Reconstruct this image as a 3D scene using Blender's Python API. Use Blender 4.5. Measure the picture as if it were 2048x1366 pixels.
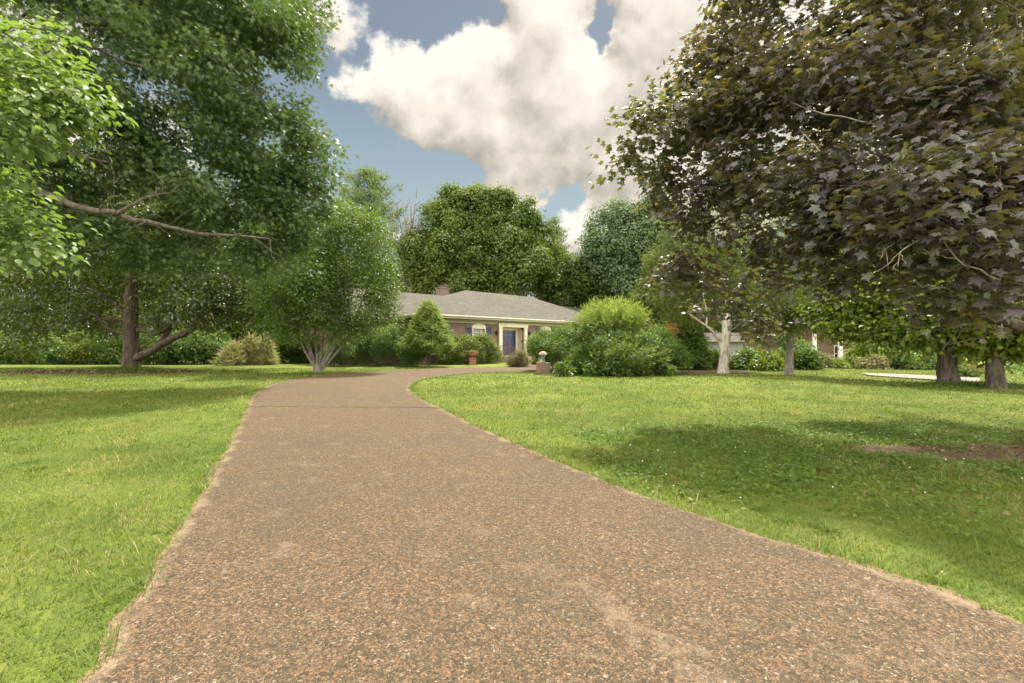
import bpy, math, random
import numpy as np
R = math.radians
random.seed(7)
rng = np.random.default_rng(11)
scene = bpy.context.scene
for o in list(bpy.data.objects): bpy.data.objects.remove(o)

# ------------------------------------------------------------------ camera
FPX, HY, CAMZ = 910.0, 686.0, 1.5          # focal length in photo pixels, horizon row, eye height
cam = bpy.data.objects.new('camera', bpy.data.cameras.new('camera'))
scene.collection.objects.link(cam)
cam.location = (0, 0, CAMZ); cam.rotation_euler = (R(90), 0, 0)
cam.data.sensor_width = 36; cam.data.lens = 36*FPX/2048
cam.data.shift_y = 3/2048; cam.data.clip_start = .05; cam.data.clip_end = 3000
scene.camera = cam

# ------------------------------------------------------------------ light
SUN_EL, SUN_AZ = R(64), R(24)
sund = np.array([math.sin(SUN_AZ)*math.cos(SUN_EL), math.cos(SUN_AZ)*math.cos(SUN_EL), math.sin(SUN_EL)])
sl = bpy.data.lights.new('sun', 'SUN'); sl.energy = 2.5; sl.angle = R(1.5); sl.color = (1.0, .945, .85)
so = bpy.data.objects.new('sun', sl); scene.collection.objects.link(so)
from mathutils import Vector
so.rotation_euler = Vector(sund.tolist()).to_track_quat('Z', 'Y').to_euler(); so.location = (20, 30, 60)

class NT:
    """small helper to write node trees"""
    def __init__(s, t): s.t = t; s.n = t.nodes; s.l = t.links
    def new(s, k, **kw):
        n = s.n.new(k)
        for a, b in kw.items(): setattr(n, a, b)
        return n
    def put(s, sock, v):
        if isinstance(v, bpy.types.NodeSocket): s.l.new(v, sock)
        elif v is not None: sock.default_value = v
    def math(s, op, a, b=None, c=None, clamp=False):
        n = s.new('ShaderNodeMath', operation=op, use_clamp=clamp)
        s.put(n.inputs[0], a)
        if b is not None: s.put(n.inputs[1], b)
        if c is not None: s.put(n.inputs[2], c)
        return n.outputs[0]
    def vmath(s, op, a, b=None, scale=None, out=0):
        n = s.new('ShaderNodeVectorMath', operation=op)
        s.put(n.inputs[0], a)
        if b is not None: s.put(n.inputs[1], b)
        if scale is not None: s.put(n.inputs[3], scale)
        return n.outputs[out]
    def noise(s, vec, scale, detail=4, rough=.5, dist=0, out='Fac'):
        n = s.new('ShaderNodeTexNoise'); s.put(n.inputs['Vector'], vec)
        n.inputs['Scale'].default_value = scale; n.inputs['Detail'].default_value = detail
        n.inputs['Roughness'].default_value = rough; n.inputs['Distortion'].default_value = dist
        return n.outputs[out]
    def mix(s, f, a, b, blend='MIX'):
        n = s.new('ShaderNodeMix', data_type='RGBA', blend_type=blend)
        s.put(n.inputs[0], f)
        for sk, v in ((n.inputs[6], a), (n.inputs[7], b)):
            s.put(sk, v if isinstance(v, bpy.types.NodeSocket) else (*v, 1))
        return n.outputs[2]
    def ramp(s, f, stops, interp='LINEAR'):
        n = s.new('ShaderNodeValToRGB'); s.put(n.inputs[0], f)
        cr = n.color_ramp; cr.interpolation = interp
        while len(cr.elements) < len(stops): cr.elements.new(.5)
        for e, (p, c) in zip(cr.elements, stops):
            e.position = p; e.color = (*c, 1) if not isinstance(c, (int, float)) else (c, c, c, 1)
        return n.outputs[0]
    def sstep(s, v, a, b, lo=0., hi=1.):
        n = s.new('ShaderNodeMapRange', interpolation_type='SMOOTHSTEP'); s.put(n.inputs[0], v)
        for i, x in zip((1, 2, 3, 4), (a, b, lo, hi)): n.inputs[i].default_value = x
        return n.outputs[0]

def cdir(px, py):
    v = np.array([(px-1024)/FPX, 1, (HY-py)/FPX]); return (v/np.linalg.norm(v)).tolist()

world = bpy.data.worlds.new("World"); scene.world = world; world.use_nodes = True
wt = world.node_tree; wt.nodes.clear(); W = NT(wt)
CLOUD = .215
# cloud lobes: direction (given through the photo column/row), size, weight
BL = [(770,110,95,.75),(860,120,100,.9),(700,215,70,.8),(940,110,90,.85),(1010,70,80,.85),(1090,60,110,1.),(800,230,120,1.),
      (950,225,120,1.),(1100,200,130,1.1),(1230,150,110,.9),(1340,60,120,1.1),(1440,30,120,1.1),(1330,180,110,1.),(1160,280,70,.8),
      (1060,320,50,.55),(1010,350,40,.45),(1240,300,90,.9),(1290,260,90,.9),(1220,380,60,.8),(1150,455,60,.8),(1260,430,70,.9),(620,185,32,.75),
      (650,5,45,.7),(715,10,40,.5),(925,385,34,.95),(655,372,30,.8),(960,300,70,.6),(1070,375,42,.6),(790,470,50,.55),(1060,420,45,.7),
      (700,60,50,.3),(1500,200,150,1.),(1450,400,150,1.),(1800,250,260,1.1),(1100,480,60,.8)]
GAPS = [(735,320,60,-.9),(600,120,60,-.7),(600,300,40,-.6),(840,345,60,-.9),(1195,60,26,-.9),(870,20,45,-.9),(800,15,50,-.8),(990,30,22,-.6),
        (720,95,22,-.35),(1145,390,24,-.6),(780,400,60,-.7),(920,345,40,-.5),(1085,440,14,-.4),(690,330,50,-.6),(950,30,40,-.5),(1200,15,26,-.5),(560,60,60,-.4)]
g = bpy.data.node_groups.new('cloud_density', 'ShaderNodeTree')
g.interface.new_socket('Dir', in_out='INPUT', socket_type='NodeSocketVector')
g.interface.new_socket('D', in_out='OUTPUT', socket_type='NodeSocketFloat'); g.interface.new_socket('S', in_out='OUTPUT', socket_type='NodeSocketFloat')
G_ = NT(g); gi = G_.new('NodeGroupInput'); go = G_.new('NodeGroupOutput')
dn = G_.vmath('NORMALIZE', gi.outputs[0])
wob = G_.noise(dn, 11, 7, .6, 0, 'Color')
wv = G_.vmath('SCALE', G_.vmath('SUBTRACT', wob, (.5, .5, .5)), scale=.11)
dw = G_.vmath('NORMALIZE', G_.vmath('ADD', dn, wv))
acc = None
for px, py, s_, a_ in BL+GAPS:
    k = (.95 if a_ > 0 else 1.3)*(FPX/s_)**2*(1+((px-1024)/FPX)**2*.6)
    d = G_.vmath('DOT_PRODUCT', dw, cdir(px, py), out=1)
    e = G_.math('EXPONENT', G_.math('MULTIPLY_ADD', d, k, -k))
    if acc is None: acc = G_.math('MULTIPLY', e, a_)
    elif a_ > 0: acc = G_.math('SMOOTH_MAX', acc, G_.math('MULTIPLY', e, a_), .12)
    else: acc = G_.math('MULTIPLY_ADD', e, a_*.8, acc)
n1 = G_.noise(dn, 8, 10, .6, .1)
nl = G_.noise(dn, 5.5, 3, .5)
nb = G_.noise(dn, 16, 4, .5)
sepd = G_.new('ShaderNodeSeparateXYZ'); G_.put(sepd.inputs[0], dn)
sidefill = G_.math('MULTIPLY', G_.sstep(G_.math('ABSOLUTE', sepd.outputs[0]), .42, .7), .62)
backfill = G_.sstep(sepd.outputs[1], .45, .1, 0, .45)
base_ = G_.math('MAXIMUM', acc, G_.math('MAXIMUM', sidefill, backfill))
D = G_.math('ADD', base_, G_.math('MULTIPLY_ADD', n1, 2.0, -1.42))
G_.l.new(D, go.inputs[0])
G_.l.new(G_.math('ADD', base_, G_.math('ADD', G_.math('MULTIPLY', nl, .7), G_.math('MULTIPLY', nb, .55))), go.inputs[1])
tc = W.new('ShaderNodeTexCoord')
def dens(off):
    n = W.new('ShaderNodeGroup'); n.node_tree = g
    W.put(n.inputs[0], tc.outputs['Generated'] if off is None else W.vmath('ADD', W.vmath('NORMALIZE', tc.outputs['Generated']), off))
    return n.outputs
D0, S0 = list(dens(None))[:2]; D1, S1 = list(dens([.012, 0, .05]))[:2]
mask = W.sstep(D0, -.07, .18)
lit = W.math('MULTIPLY_ADD', W.math('SUBTRACT', S0, S1), 1.5, .80)
thick = W.sstep(D0, .10, .75)
lit2 = W.math('SUBTRACT', lit, W.math('MULTIPLY', thick, .26), clamp=True)
ccol = W.ramp(lit2, [(0, (.52, .485, .42)), (.3, (.66, .62, .54)), (.5, (.86, .80, .69)), (.7, (1.06, .98, .86)), (1, (1.2, 1.14, 1.04))])
sky = W.new('ShaderNodeTexSky', sky_type='NISHITA'); sky.sun_disc = False
sky.sun_elevation = SUN_EL; sky.sun_rotation = SUN_AZ; sky.dust_density = 2.5; sky.air_density = 1.0; sky.ozone_density = 1.2
sepv = W.new('ShaderNodeSeparateXYZ'); W.put(sepv.inputs[0], W.vmath('NORMALIZE', tc.outputs['Generated']))
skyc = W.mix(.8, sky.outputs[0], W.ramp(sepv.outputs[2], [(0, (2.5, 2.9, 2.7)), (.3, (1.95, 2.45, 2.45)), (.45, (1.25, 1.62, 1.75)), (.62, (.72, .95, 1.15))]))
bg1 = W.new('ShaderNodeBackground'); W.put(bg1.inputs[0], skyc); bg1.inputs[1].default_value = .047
# added fill light: clouds out of view beside, overhead and behind are brightened
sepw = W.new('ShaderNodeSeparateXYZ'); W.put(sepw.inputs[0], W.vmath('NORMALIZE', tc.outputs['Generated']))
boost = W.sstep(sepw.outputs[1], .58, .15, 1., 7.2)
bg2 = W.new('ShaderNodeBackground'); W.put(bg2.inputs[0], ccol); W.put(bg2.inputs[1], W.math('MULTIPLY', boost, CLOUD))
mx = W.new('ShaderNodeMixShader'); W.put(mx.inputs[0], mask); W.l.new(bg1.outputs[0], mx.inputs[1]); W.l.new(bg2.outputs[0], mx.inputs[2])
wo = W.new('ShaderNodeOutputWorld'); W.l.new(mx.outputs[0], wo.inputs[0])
world.cycles.sampling_method = 'MANUAL'; world.cycles.sample_map_resolution = 512

scene.view_settings.view_transform = 'Standard'; scene.view_settings.look = 'None'
scene.view_settings.exposure = 2.03; scene.view_settings.gamma = 1
scene.cycles.max_bounces = 6; scene.cycles.diffuse_bounces = 3; scene.cycles.glossy_bounces = 2
scene.cycles.transmission_bounces = 3; scene.cycles.use_denoising = True
scene.cycles.sample_clamp_indirect = 5

# ------------------------------------------------------------------ helpers
def tag(o, label=None, cat=None, group=None, kind=None):
    if label: o['label'] = label
    if cat: o['category'] = cat
    if group: o['group'] = group
    if kind: o['kind'] = kind
    return o
def empty(name, loc, rz=0, **k):
    o = bpy.data.objects.new(name, None); scene.collection.objects.link(o)
    o.location = loc; o.rotation_euler = (0, 0, rz); o.empty_display_size = .3
    return tag(o, **k)
def link(name, me, mat, parent=None, world_coords=True):
    o = bpy.data.objects.new(name, me); scene.collection.objects.link(o)
    if mat is not None: me.materials.append(mat)
    if parent is not None:
        o.parent = parent
        if world_coords: o.matrix_parent_inverse = parent.matrix_basis.inverted()
    return o
def npmesh(name, V, loops, totals, mat, parent=None, attrs=None, smooth=False, world_coords=True, pattrs=None):
    me = bpy.data.meshes.new(name)
    V = np.ascontiguousarray(V, np.float32); loops = np.ascontiguousarray(loops, np.int32); totals = np.ascontiguousarray(totals, np.int32)
    me.vertices.add(len(V)); me.vertices.foreach_set('co', V.ravel())
    me.loops.add(len(loops)); me.loops.foreach_set('vertex_index', loops)
    st = np.zeros(len(totals), np.int32); st[1:] = np.cumsum(totals)[:-1]
    me.polygons.add(len(totals)); me.polygons.foreach_set('loop_start', st)
    if smooth: me.polygons.foreach_set('use_smooth', np.ones(len(totals), bool))
    for k, a in (attrs or {}).items():
        at = me.attributes.new(k, 'FLOAT', 'FACE'); at.data.foreach_set('value', np.ascontiguousarray(a, np.float32))
    for k, a in (pattrs or {}).items():
        at = me.attributes.new(k, 'FLOAT', 'POINT'); at.data.foreach_set('value', np.ascontiguousarray(a, np.float32))
    me.update(calc_edges=True)
    return link(name, me, mat, parent, world_coords)
class MB:
    def __init__(s): s.v = []; s.f = []
    def box(s, x0, x1, y0, y1, z0, z1):
        b = len(s.v)
        s.v += [(x0,y0,z0),(x1,y0,z0),(x1,y1,z0),(x0,y1,z0),(x0,y0,z1),(x1,y0,z1),(x1,y1,z1),(x0,y1,z1)]
        s.f += [tuple(b+i for i in q) for q in ((0,3,2,1),(4,5,6,7),(0,1,5,4),(1,2,6,5),(2,3,7,6),(3,0,4,7))]
        return s
    def poly(s, pts): b = len(s.v); s.v += [tuple(p) for p in pts]; s.f.append(tuple(range(b, b+len(pts)))); return s
    def prism(s, pts, d):
        """polygon pts extruded by vector d"""
        b = len(s.v); n = len(pts); d = np.array(d)
        s.v += [tuple(p) for p in pts]+[tuple(np.array(p)+d) for p in pts]
        s.f += [tuple(b+i for i in reversed(range(n))), tuple(b+n+i for i in range(n))]
        s.f += [(b+i, b+(i+1) % n, b+n+(i+1) % n, b+n+i) for i in range(n)]
        return s
    def lathe(s, prof, c=(0,0,0), n=20, wob=0):
        b = len(s.v)
        for r, z in prof:
            for i in range(n):
                a = 2*math.pi*i/n; rr = r*(1+wob*math.sin(3*a+z*9)); s.v.append((c[0]+rr*math.cos(a), c[1]+rr*math.sin(a), c[2]+z))
        for j in range(len(prof)-1):
            for i in range(n):
                k = (i+1) % n; s.f.append((b+j*n+i, b+j*n+k, b+(j+1)*n+k, b+(j+1)*n+i))
        s.f.append(tuple(b+i for i in reversed(range(n)))); s.f.append(tuple(b+(len(prof)-1)*n+i for i in range(n)))
        return s
    def tube(s, pts, r, n=8):
        V, F = tubes_np(np.array([pts], float), np.full((1, len(pts)), r) if np.isscalar(r) else np.array([r], float), n)
        b = len(s.v); s.v += [tuple(x) for x in V]; s.f += [tuple(int(i)+b for i in q) for q in F]; return s
    def build(s, name, mat, parent=None, smooth=False, world_coords=False, bevel=0):
        me = bpy.data.meshes.new(name); me.from_pydata([tuple(map(float, v)) for v in s.v], [], s.f); me.update()
        if smooth:
            for p in me.polygons: p.use_smooth = True
        o = link(name, me, mat, parent, world_coords)
        if bevel:
            m = o.modifiers.new('bevel', 'BEVEL'); m.width = bevel; m.segments = 2; m.limit_method = 'ANGLE'
        return o
def tubes_np(P, Rr, sides=6):
    """batch of tubes. P (m,k,3) Rr (m,k) -> verts, quads"""
    m, k, _ = P.shape
    T = np.gradient(P, axis=1); T /= np.linalg.norm(T, axis=2, keepdims=True)+1e-9
    mean = P[:, -1]-P[:, 0]; mean /= np.linalg.norm(mean, axis=1, keepdims=True)+1e-9
    ref = np.where(np.abs(mean[:, 2:3]) > .8, np.array([[1., 0, 0]]), np.array([[0, 0, 1.]]))[:, None, :]
    U = np.cross(T, np.broadcast_to(ref, T.shape)); U /= np.linalg.norm(U, axis=2, keepdims=True)+1e-9
    Wd = np.cross(T, U)
    a = np.arange(sides)*2*math.pi/sides
    V = P[:, :, None, :] + Rr[:, :, None, None]*(np.cos(a)[None, None, :, None]*U[:, :, None, :]+np.sin(a)[None, None, :, None]*Wd[:, :, None, :])
    idx = np.arange(m*k*sides).reshape(m, k, sides)
    a0 = idx[:, :-1, :]; a1 = np.roll(idx, -1, 2)[:, :-1, :]; b0 = idx[:, 1:, :]; b1 = np.roll(idx, -1, 2)[:, 1:, :]
    F = np.stack([a0, a1, b1, b0], -1).reshape(-1, 4)
    return V.reshape(-1, 3), F
def tubes(name, batches, mat, parent):
    VV = []; FF = []; o = 0
    for P, Rr, s in batches:
        V, F = tubes_np(P, Rr, s); VV.append(V); FF.append(F+o); o += len(V)
    V = np.concatenate(VV); F = np.concatenate(FF)
    return npmesh(name, V, F.ravel(), np.full(len(F), 4), mat, parent, smooth=True)
def nrm(v): return v/(np.linalg.norm(v, axis=-1, keepdims=True)+1e-9)
def ground(x, y):
    """lawn height: flat, falling away at the far right; a slight unevenness elsewhere"""
    x = np.asarray(x, float); y = np.asarray(y, float)
    w = np.clip((x-13)/16, 0, 1); w = w*w*(3-2*w)
    fall = np.clip(y-22, 0, 90)
    return -.065*w*(np.sqrt(fall**2+9)-3)
def Gp(px, py):
    """where the photo's ray through (px,py) meets the lawn"""
    t = np.linspace(1, 200, 6000); x = (px-1024)/FPX*t; z = CAMZ-(py-HY)/FPX*t
    i = np.argmax(z <= ground(x, t)); return float(x[i]), float(t[i])
def L(px, py, d, rp, sz=1.):
    return ((px-1024)/FPX*d, d, (HY-py)/FPX*d+CAMZ, rp/FPX*d, sz)

# ------------------------------------------------------------------ leaf shapes: verts (x across, y along, z out), polys
def T_quad(w=.5): return (np.array([(0,0,0),(w/2,.45,.04),(0,1,-.06),(-w/2,.45,.04)]), [(0,1,2,3)])
def T_oval(w=.5, f=.08): return (np.array([(0,0,0),(w*.42,.25,f),(w*.5,.55,f),(0,1,-.12),(-w*.5,.55,f),(-w*.42,.25,f),(0,.5,0)]), [(0,1,2,6),(6,2,3),(0,6,4,5),(6,3,4)])
def T_maple():
    V = [(0,0,0)]; P = []
    for ang, ln, wd in ((0,1.0,.30),(52,.86,.26),(-52,.86,.26),(104,.5,.2),(-104,.5,.2)):
        a = R(ang); d = np.array([math.sin(a), math.cos(a)]); p = np.array([d[1], -d[0]]); b = len(V)
        z = -.22*ln*ln
        for q, zz in ((d*ln*.34-p*wd*.55, .0), (d*ln*.62-p*wd*.9, -.04+z*.4), (d*ln*.72-p*wd*.35, z*.5), (d*ln, z), (d*ln*.72+p*wd*.35, z*.5), (d*ln*.62+p*wd*.9, -.04+z*.4), (d*ln*.34+p*wd*.55, .0), (d*ln*.5, .05)):
            V.append((q[0], q[1], zz))
        P += [(0, b, b+1, b+2, b+7), (b+7, b+2, b+3), (b+7, b+3, b+4), (0, b+7, b+4, b+5, b+6)]
    V = np.array(V); V[:, 1] += .12; return V, P
def T_oak():
    V = [(0,0,0),(.05,.22,0),(.30,.42,.05),(.07,.40,0),(.34,.74,.05),(.06,.62,0),(.0,1,-.08),(-.06,.62,0),(-.34,.74,.05),(-.07,.40,0),(-.30,.42,.05),(-.05,.22,0)]
    return np.array(V), [(0,1,3,9,11),(1,2,3),(3,5,7,9),(3,4,5),(5,6,7),(7,8,9),(9,10,11)]
def T_blade(): return (np.array([(-.5,0,0),(.5,0,0),(.4,.55,.06),(-.4,.55,.06),(0,1,.3)]), [(0,1,2,3),(3,2,4)])
def T_round(): return (np.array([(0,-.1,.0),(.42,-.25,.05),(.55,.2,.03),(.3,.55,.05),(0,.45,0),(-.3,.55,.05),(-.55,.2,.03),(-.42,-.25,.05)]), [(0,1,2,3,4),(0,4,5,6,7)])

def leaves(name, C, N, A, S, tmpl, mat, parent=None, tone=None, **k):
    TV, TP = tmpl; S = np.asarray(S, float)
    if S.ndim == 1: S = np.stack([S, S, S], 1)
    Z = nrm(N); Y = nrm(A-(A*Z).sum(1, keepdims=True)*Z); X = np.cross(Y, Z)
    V = C[:, None, :]
    for i, Ax in enumerate((X, Y, Z)): V = V+(TV[None, :, i]*S[:, i:i+1])[:, :, None]*Ax[:, None, :]
    n = len(C); kv = len(TV)
    lp = np.concatenate([np.array(p) for p in TP]); tt = np.array([len(p) for p in TP])
    loops = (np.arange(n)[:, None]*kv+lp[None, :]).ravel(); tot = np.tile(tt, n)
    if tone is None: tone = rng.random(n)
    return npmesh(name, V.reshape(-1, 3), loops, tot, mat, parent, {'tone': np.repeat(tone, len(TP))}, **k)

def expand(lobes, m, f=.42, up=.0, dist=.72, fl=None):
    out = []
    for (x, y, z, r, sz) in lobes:
        d = nrm(rng.normal(size=(m, 3))+np.array([0, 0, up])); q = dist+.25*rng.random(m)
        for j in range(m):
            out.append((x+d[j, 0]*r*q[j], y+d[j, 1]*r*q[j], z+d[j, 2]*r*q[j]*sz, r*f*(.55+.9*rng.random()), fl or max(sz, .75)))
    return out
def shell(lobes, n, lo=.55, up=.25, centre=None):
    """n points near the surface of the lobes, with outward directions"""
    Lb = np.array(lobes); w = Lb[:, 3]**1.6; i = rng.choice(len(Lb), n, p=w/w.sum())
    d = nrm(rng.normal(size=(n, 3))+np.array([0, 0, up])); q = lo+(1-lo)*np.sqrt(rng.random(n))
    O = d*np.stack([np.ones(n), np.ones(n), Lb[i, 4]], 1)
    P = Lb[i, :3]+O*(Lb[i, 3]*q)[:, None]
    return P, nrm(d), i
def sprays(P, O, k, r, flat=.5, stretch=1.3):
    n = len(P); q = rng.normal(size=(n, k, 3))*.5
    q[:, :, 2] *= flat
    q = q + O[:, None, :]*(rng.random((n, k, 1))-.4)*stretch
    C = P[:, None, :]+q*r if np.isscalar(r) else P[:, None, :]+q*r[:, None, None]
    return C.reshape(-1, 3), np.repeat(O, k, 0), nrm(q).reshape(-1, 3), np.repeat(np.arange(n), k)
def orient(O, Q, up=.5, out=.75, rnd=.42, droop=.3, outa=.6):
    n = len(O)
    N = nrm(np.array([0, 0, up])+O*out+rng.normal(size=(n, 3))*rnd)
    A = nrm(O*outa+Q*.7+rng.normal(size=(n, 3))*.35-np.array([0, 0, droop]))
    return N, A

def bez(a, b, c, n): t = np.linspace(0, 1, n)[:, None]; return a*(1-t)**2+2*b*t*(1-t)+c*t*t
def limbs(trunk, lobes, r0, twigs, sub=5, start=.35, k=9, rtip=.25, wig=.06):
    """branching network: each lobe centre grows from the nearest part of the wood already there"""
    B = []
    tp = np.array(trunk, float); t = np.linspace(0, 1, 24); s = np.linspace(0, 1, len(tp))
    TP = np.stack([np.interp(t, s, tp[:, i]) for i in range(4)], 1)
    B.append((TP[None, :, :3]+rng.normal(size=(1, 24, 3))*.01, TP[None, :, 3], 14))
    i0 = int(24*start); nodes = [TP[i, :3] for i in range(i0, 24)]; cost = [0.]*len(nodes); par = [None]*len(nodes); rad = [TP[i, 3]*.62 for i in range(i0, 24)]
    cents = np.array([l[:3] for l in lobes]); order = np.argsort([min(np.linalg.norm(c-n_) for n_ in nodes) for c in cents])
    segs = []; pathr = []
    for oi in order:
        l = lobes[oi]; c = cents[oi]; NN = np.array(nodes); dd = np.linalg.norm(NN-c, axis=1)
        low = np.clip(NN[:, 2]-c[2], 0, 9)*.5
        i = int(np.argmin(dd+.55*np.array(cost)+low)); a = NN[i]; ln = np.linalg.norm(c-a)
        rr = max(min(rad[i]*.72, r0*(.5+.22*ln)), r0*.16); rt = max(rr*.45, r0*.10)
        mid = (a+c)/2+np.array([0, 0, .10*ln])+rng.normal(size=3)*wig*ln
        pp = bez(a, mid, c, k); pp[1:-1] += rng.normal(size=(k-2, 3))*.018*ln
        B.append((pp[None], np.linspace(rr, rt, k)[None], 8))
        for j in range(2, k): nodes.append(pp[j]); cost.append(cost[i]+ln*j/(k-1)); rad.append(rr+(rt-rr)*j/(k-1))
        if sub:
            e = c+nrm(rng.normal(size=(sub, 3))+[0, 0, .2])*l[3]*np.array([1, 1, l[4]])*.8
            s0 = pp[rng.integers(k//2, k, sub)]
            P = np.stack([bez(s0[j], (s0[j]+e[j])/2+rng.normal(size=3)*.12*l[3], e[j], 6)+np.r_[np.zeros((1, 3)), rng.normal(size=(4, 3))*.03*l[3], np.zeros((1, 3))] for j in range(sub)])
            B.append((P, np.linspace(rt*.7, rt*.15, 6)[None].repeat(sub, 0), 5))
            for q in P: nodes.append(q[3]); cost.append(99); rad.append(rt*.4)
    if twigs is not None and len(twigs):
        NN = np.array(nodes); i = np.concatenate([np.argmin(((tw[:, None, :]-NN[None])**2).sum(2), 1) for tw in np.array_split(twigs, max(1, len(twigs)//300))]); c = NN[i]
        v = c-twigs; d = np.linalg.norm(v, axis=1, keepdims=True); s0 = twigs+v*np.minimum(1, 1.1/(d+1e-6))
        md = (s0+twigs)/2+rng.normal(size=twigs.shape)*.08*np.minimum(d, 1)
        P = np.stack([s0, md, twigs], 1); w = min(r0*.07, .007)
        B.append((P, np.tile([w, w*.8, w*.35], (len(P), 1)), 3))
    return B

# ------------------------------------------------------------------ materials
def mat(name):
    m = bpy.data.materials.new(name); m.use_nodes = True; m.node_tree.nodes.clear(); N = NT(m.node_tree)
    out = N.new('ShaderNodeOutputMaterial'); return m, N, out
def bsdf(N, out, col, rough=.8, spec=.3, bump=None, bs=.3, bd=.01, metal=0):
    b = N.new('ShaderNodeBsdfPrincipled'); N.put(b.inputs['Base Color'], col if isinstance(col, bpy.types.NodeSocket) else (*col, 1))
    N.put(b.inputs['Roughness'], rough); b.inputs['Specular IOR Level'].default_value = spec; b.inputs['Metallic'].default_value = metal
    if bump is not None:
        bn = N.new('ShaderNodeBump'); bn.inputs['Strength'].default_value = bs; bn.inputs['Distance'].default_value = bd
        N.put(bn.inputs['Height'], bump); N.l.new(bn.outputs[0], b.inputs['Normal'])
    N.l.new(b.outputs[0], out.inputs[0]); return b
def foliage(name, a, b, c=None, trans=.35, tcol=(1.5, 1.7, .5), rough=.45, spec=.4, pscale=.5):
    """leaf material: colour varies leaf by leaf and branch by branch; light passes through"""
    m, N, out = mat(name)
    at = N.new('ShaderNodeAttribute', attribute_name='tone')
    pos = N.new('ShaderNodeNewGeometry').outputs['Position']
    n = N.noise(pos, pscale, 3, .55)
    f = N.math('MULTIPLY_ADD', at.outputs['Fac'], .55, N.math('MULTIPLY_ADD', n, 1.5, -.52), clamp=True)
    col = N.mix(f, a, b)
    if c is not None: col = N.mix(N.sstep(at.outputs['Fac'], .90, .97), col, c)
    p = N.new('ShaderNodeBsdfPrincipled'); N.put(p.inputs['Base Color'], col); p.inputs['Roughness'].default_value = rough
    p.inputs['Specular IOR Level'].default_value = spec
    t = N.new('ShaderNodeBsdfTranslucent'); N.put(t.inputs[0], N.mix(1, col, tcol, 'MULTIPLY'))
    mx = N.new('ShaderNodeMixShader'); mx.inputs[0].default_value = trans
    N.l.new(p.outputs[0], mx.inputs[1]); N.l.new(t.outputs[0], mx.inputs[2]); N.l.new(mx.outputs[0], out.inputs[0])
    return m
def bark(name, a, b, scale=6):
    m, N, out = mat(name); tc = N.new('ShaderNodeTexCoord')
    mp = N.new('ShaderNodeMapping'); mp.inputs['Scale'].default_value = (1, 1, .25); N.l.new(tc.outputs['Object'], mp.inputs[0])
    n = N.noise(mp.outputs[0], scale*2, 6, .65, .6)
    col = N.mix(N.sstep(n, .35, .65), a, b)
    bsdf(N, out, col, .9, .15, n, .9, .03); return m
def plain(name, c, rough=.6, var=.15, scale=3, spec=.3, metal=0):
    m, N, out = mat(name); tc = N.new('ShaderNodeTexCoord'); n = N.noise(tc.outputs['Object'], scale, 5, .6)
    lo = tuple(x*(1-var) for x in c); hi = tuple(min(1, x*(1+var)) for x in c)
    bsdf(N, out, N.mix(N.sstep(n, .3, .7), lo, hi), rough, spec, n, .1, .01, metal); return m

M = {}
M['oak'] = foliage('oak_leaf', (.060, .098, .036), (.125, .168, .060), (.20, .23, .12), .36, (1.25, 1.4, .5), .46, .35, .35)
M['maple'] = foliage('purple_maple_leaf', (.085, .062, .090), (.078, .100, .038), (.24, .15, .03), .43, (1.9, 1.85, .45), .40, .8, .55)
M['dogwood'] = foliage('dogwood_leaf', (.125, .18, .062), (.195, .25, .095), (.27, .31, .14), .40, (1.3, 1.45, .5), .5, .4, 1.5)
M['magnolia'] = foliage('magnolia_leaf', (0.037, 0.058, 0.019), (0.073, 0.095, 0.024), (0.244, 0.179, 0.034), .30, (2.6, 2.7, .4), .3, .6, .4)
M['multi'] = foliage('shiny_leaf', (.066, .110, .024), (.130, .180, .038), (.20, .24, .08), .38, (1.3, 1.4, .4), .42, .4, .8)
M['broad'] = foliage('broad_crown_leaf', (.072, .112, .026), (.145, .178, .044), (.20, .18, .045), .38, (1.3, 1.4, .45), .6, .15, .12)
M['elm'] = foliage('blue_green_leaf', (.085, .125, .060), (.150, .190, .095), None, .36, (1.2, 1.4, .6), .6, .15, .15)
M['pine'] = foliage('pine_needle', (.085, .125, .050), (.155, .190, .080), None, .32, (1.3, 1.4, .5), .6, .2, .5)
M['wispy'] = foliage('cypress_spray', (0.067, 0.089, 0.025), (0.128, 0.152, 0.036), None, .3, (1.4, 1.6, .5), .65, .15, .4)
M['yellow'] = foliage('yellow_green_leaf', (0.085, 0.131, 0.019), (0.183, 0.210, 0.030), (0.293, 0.273, 0.043), .4, (1.5, 1.6, .4), .45, .35, .35)
M['hedge'] = foliage('hedge_leaf', (.075, .125, .032), (.145, .205, .055), (.20, .25, .09), .4, (1.4, 1.5, .5), .45, .35, .9)
M['shrub'] = foliage('shrub_leaf', (.085, .125, .026), (.17, .20, .045), (.24, .26, .06), .38, (1.4, 1.5, .4), .45, .35, 1.2)
M['hemlock'] = foliage('hemlock_spray', (.13, .19, .045), (.23, .28, .07), None, .4, (1.3, 1.4, .4), .6, .2, 1.2)
M['feather'] = foliage('feathery_spray', (.16, .21, .045), (.26, .31, .08), None, .45, (1.3, 1.4, .5), .5, .3, .9)
M['yew'] = foliage('yew_spray', (.050, .100, .026), (.150, .210, .038), None, .38, (1.4, 1.5, .4), .5, .3, 1.3)
M['redbush'] = foliage('reddish_shrub_leaf', (.10, .13, .05), (.24, .20, .10), None, .3, (1.4, 1.3, .6), .55, .25, 5)
M['dark'] = foliage('deep_wood_leaf', (0.049, 0.084, 0.019), (0.091, 0.126, 0.024), None, .35, (1.5, 1.7, .5), .6, .2, .2)
M['straw'] = foliage('ornamental_grass_blade', (.24, .29, .12), (.50, .46, .28), None, .4, (1.2, 1.1, .6), .5, .3, 2)
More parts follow.
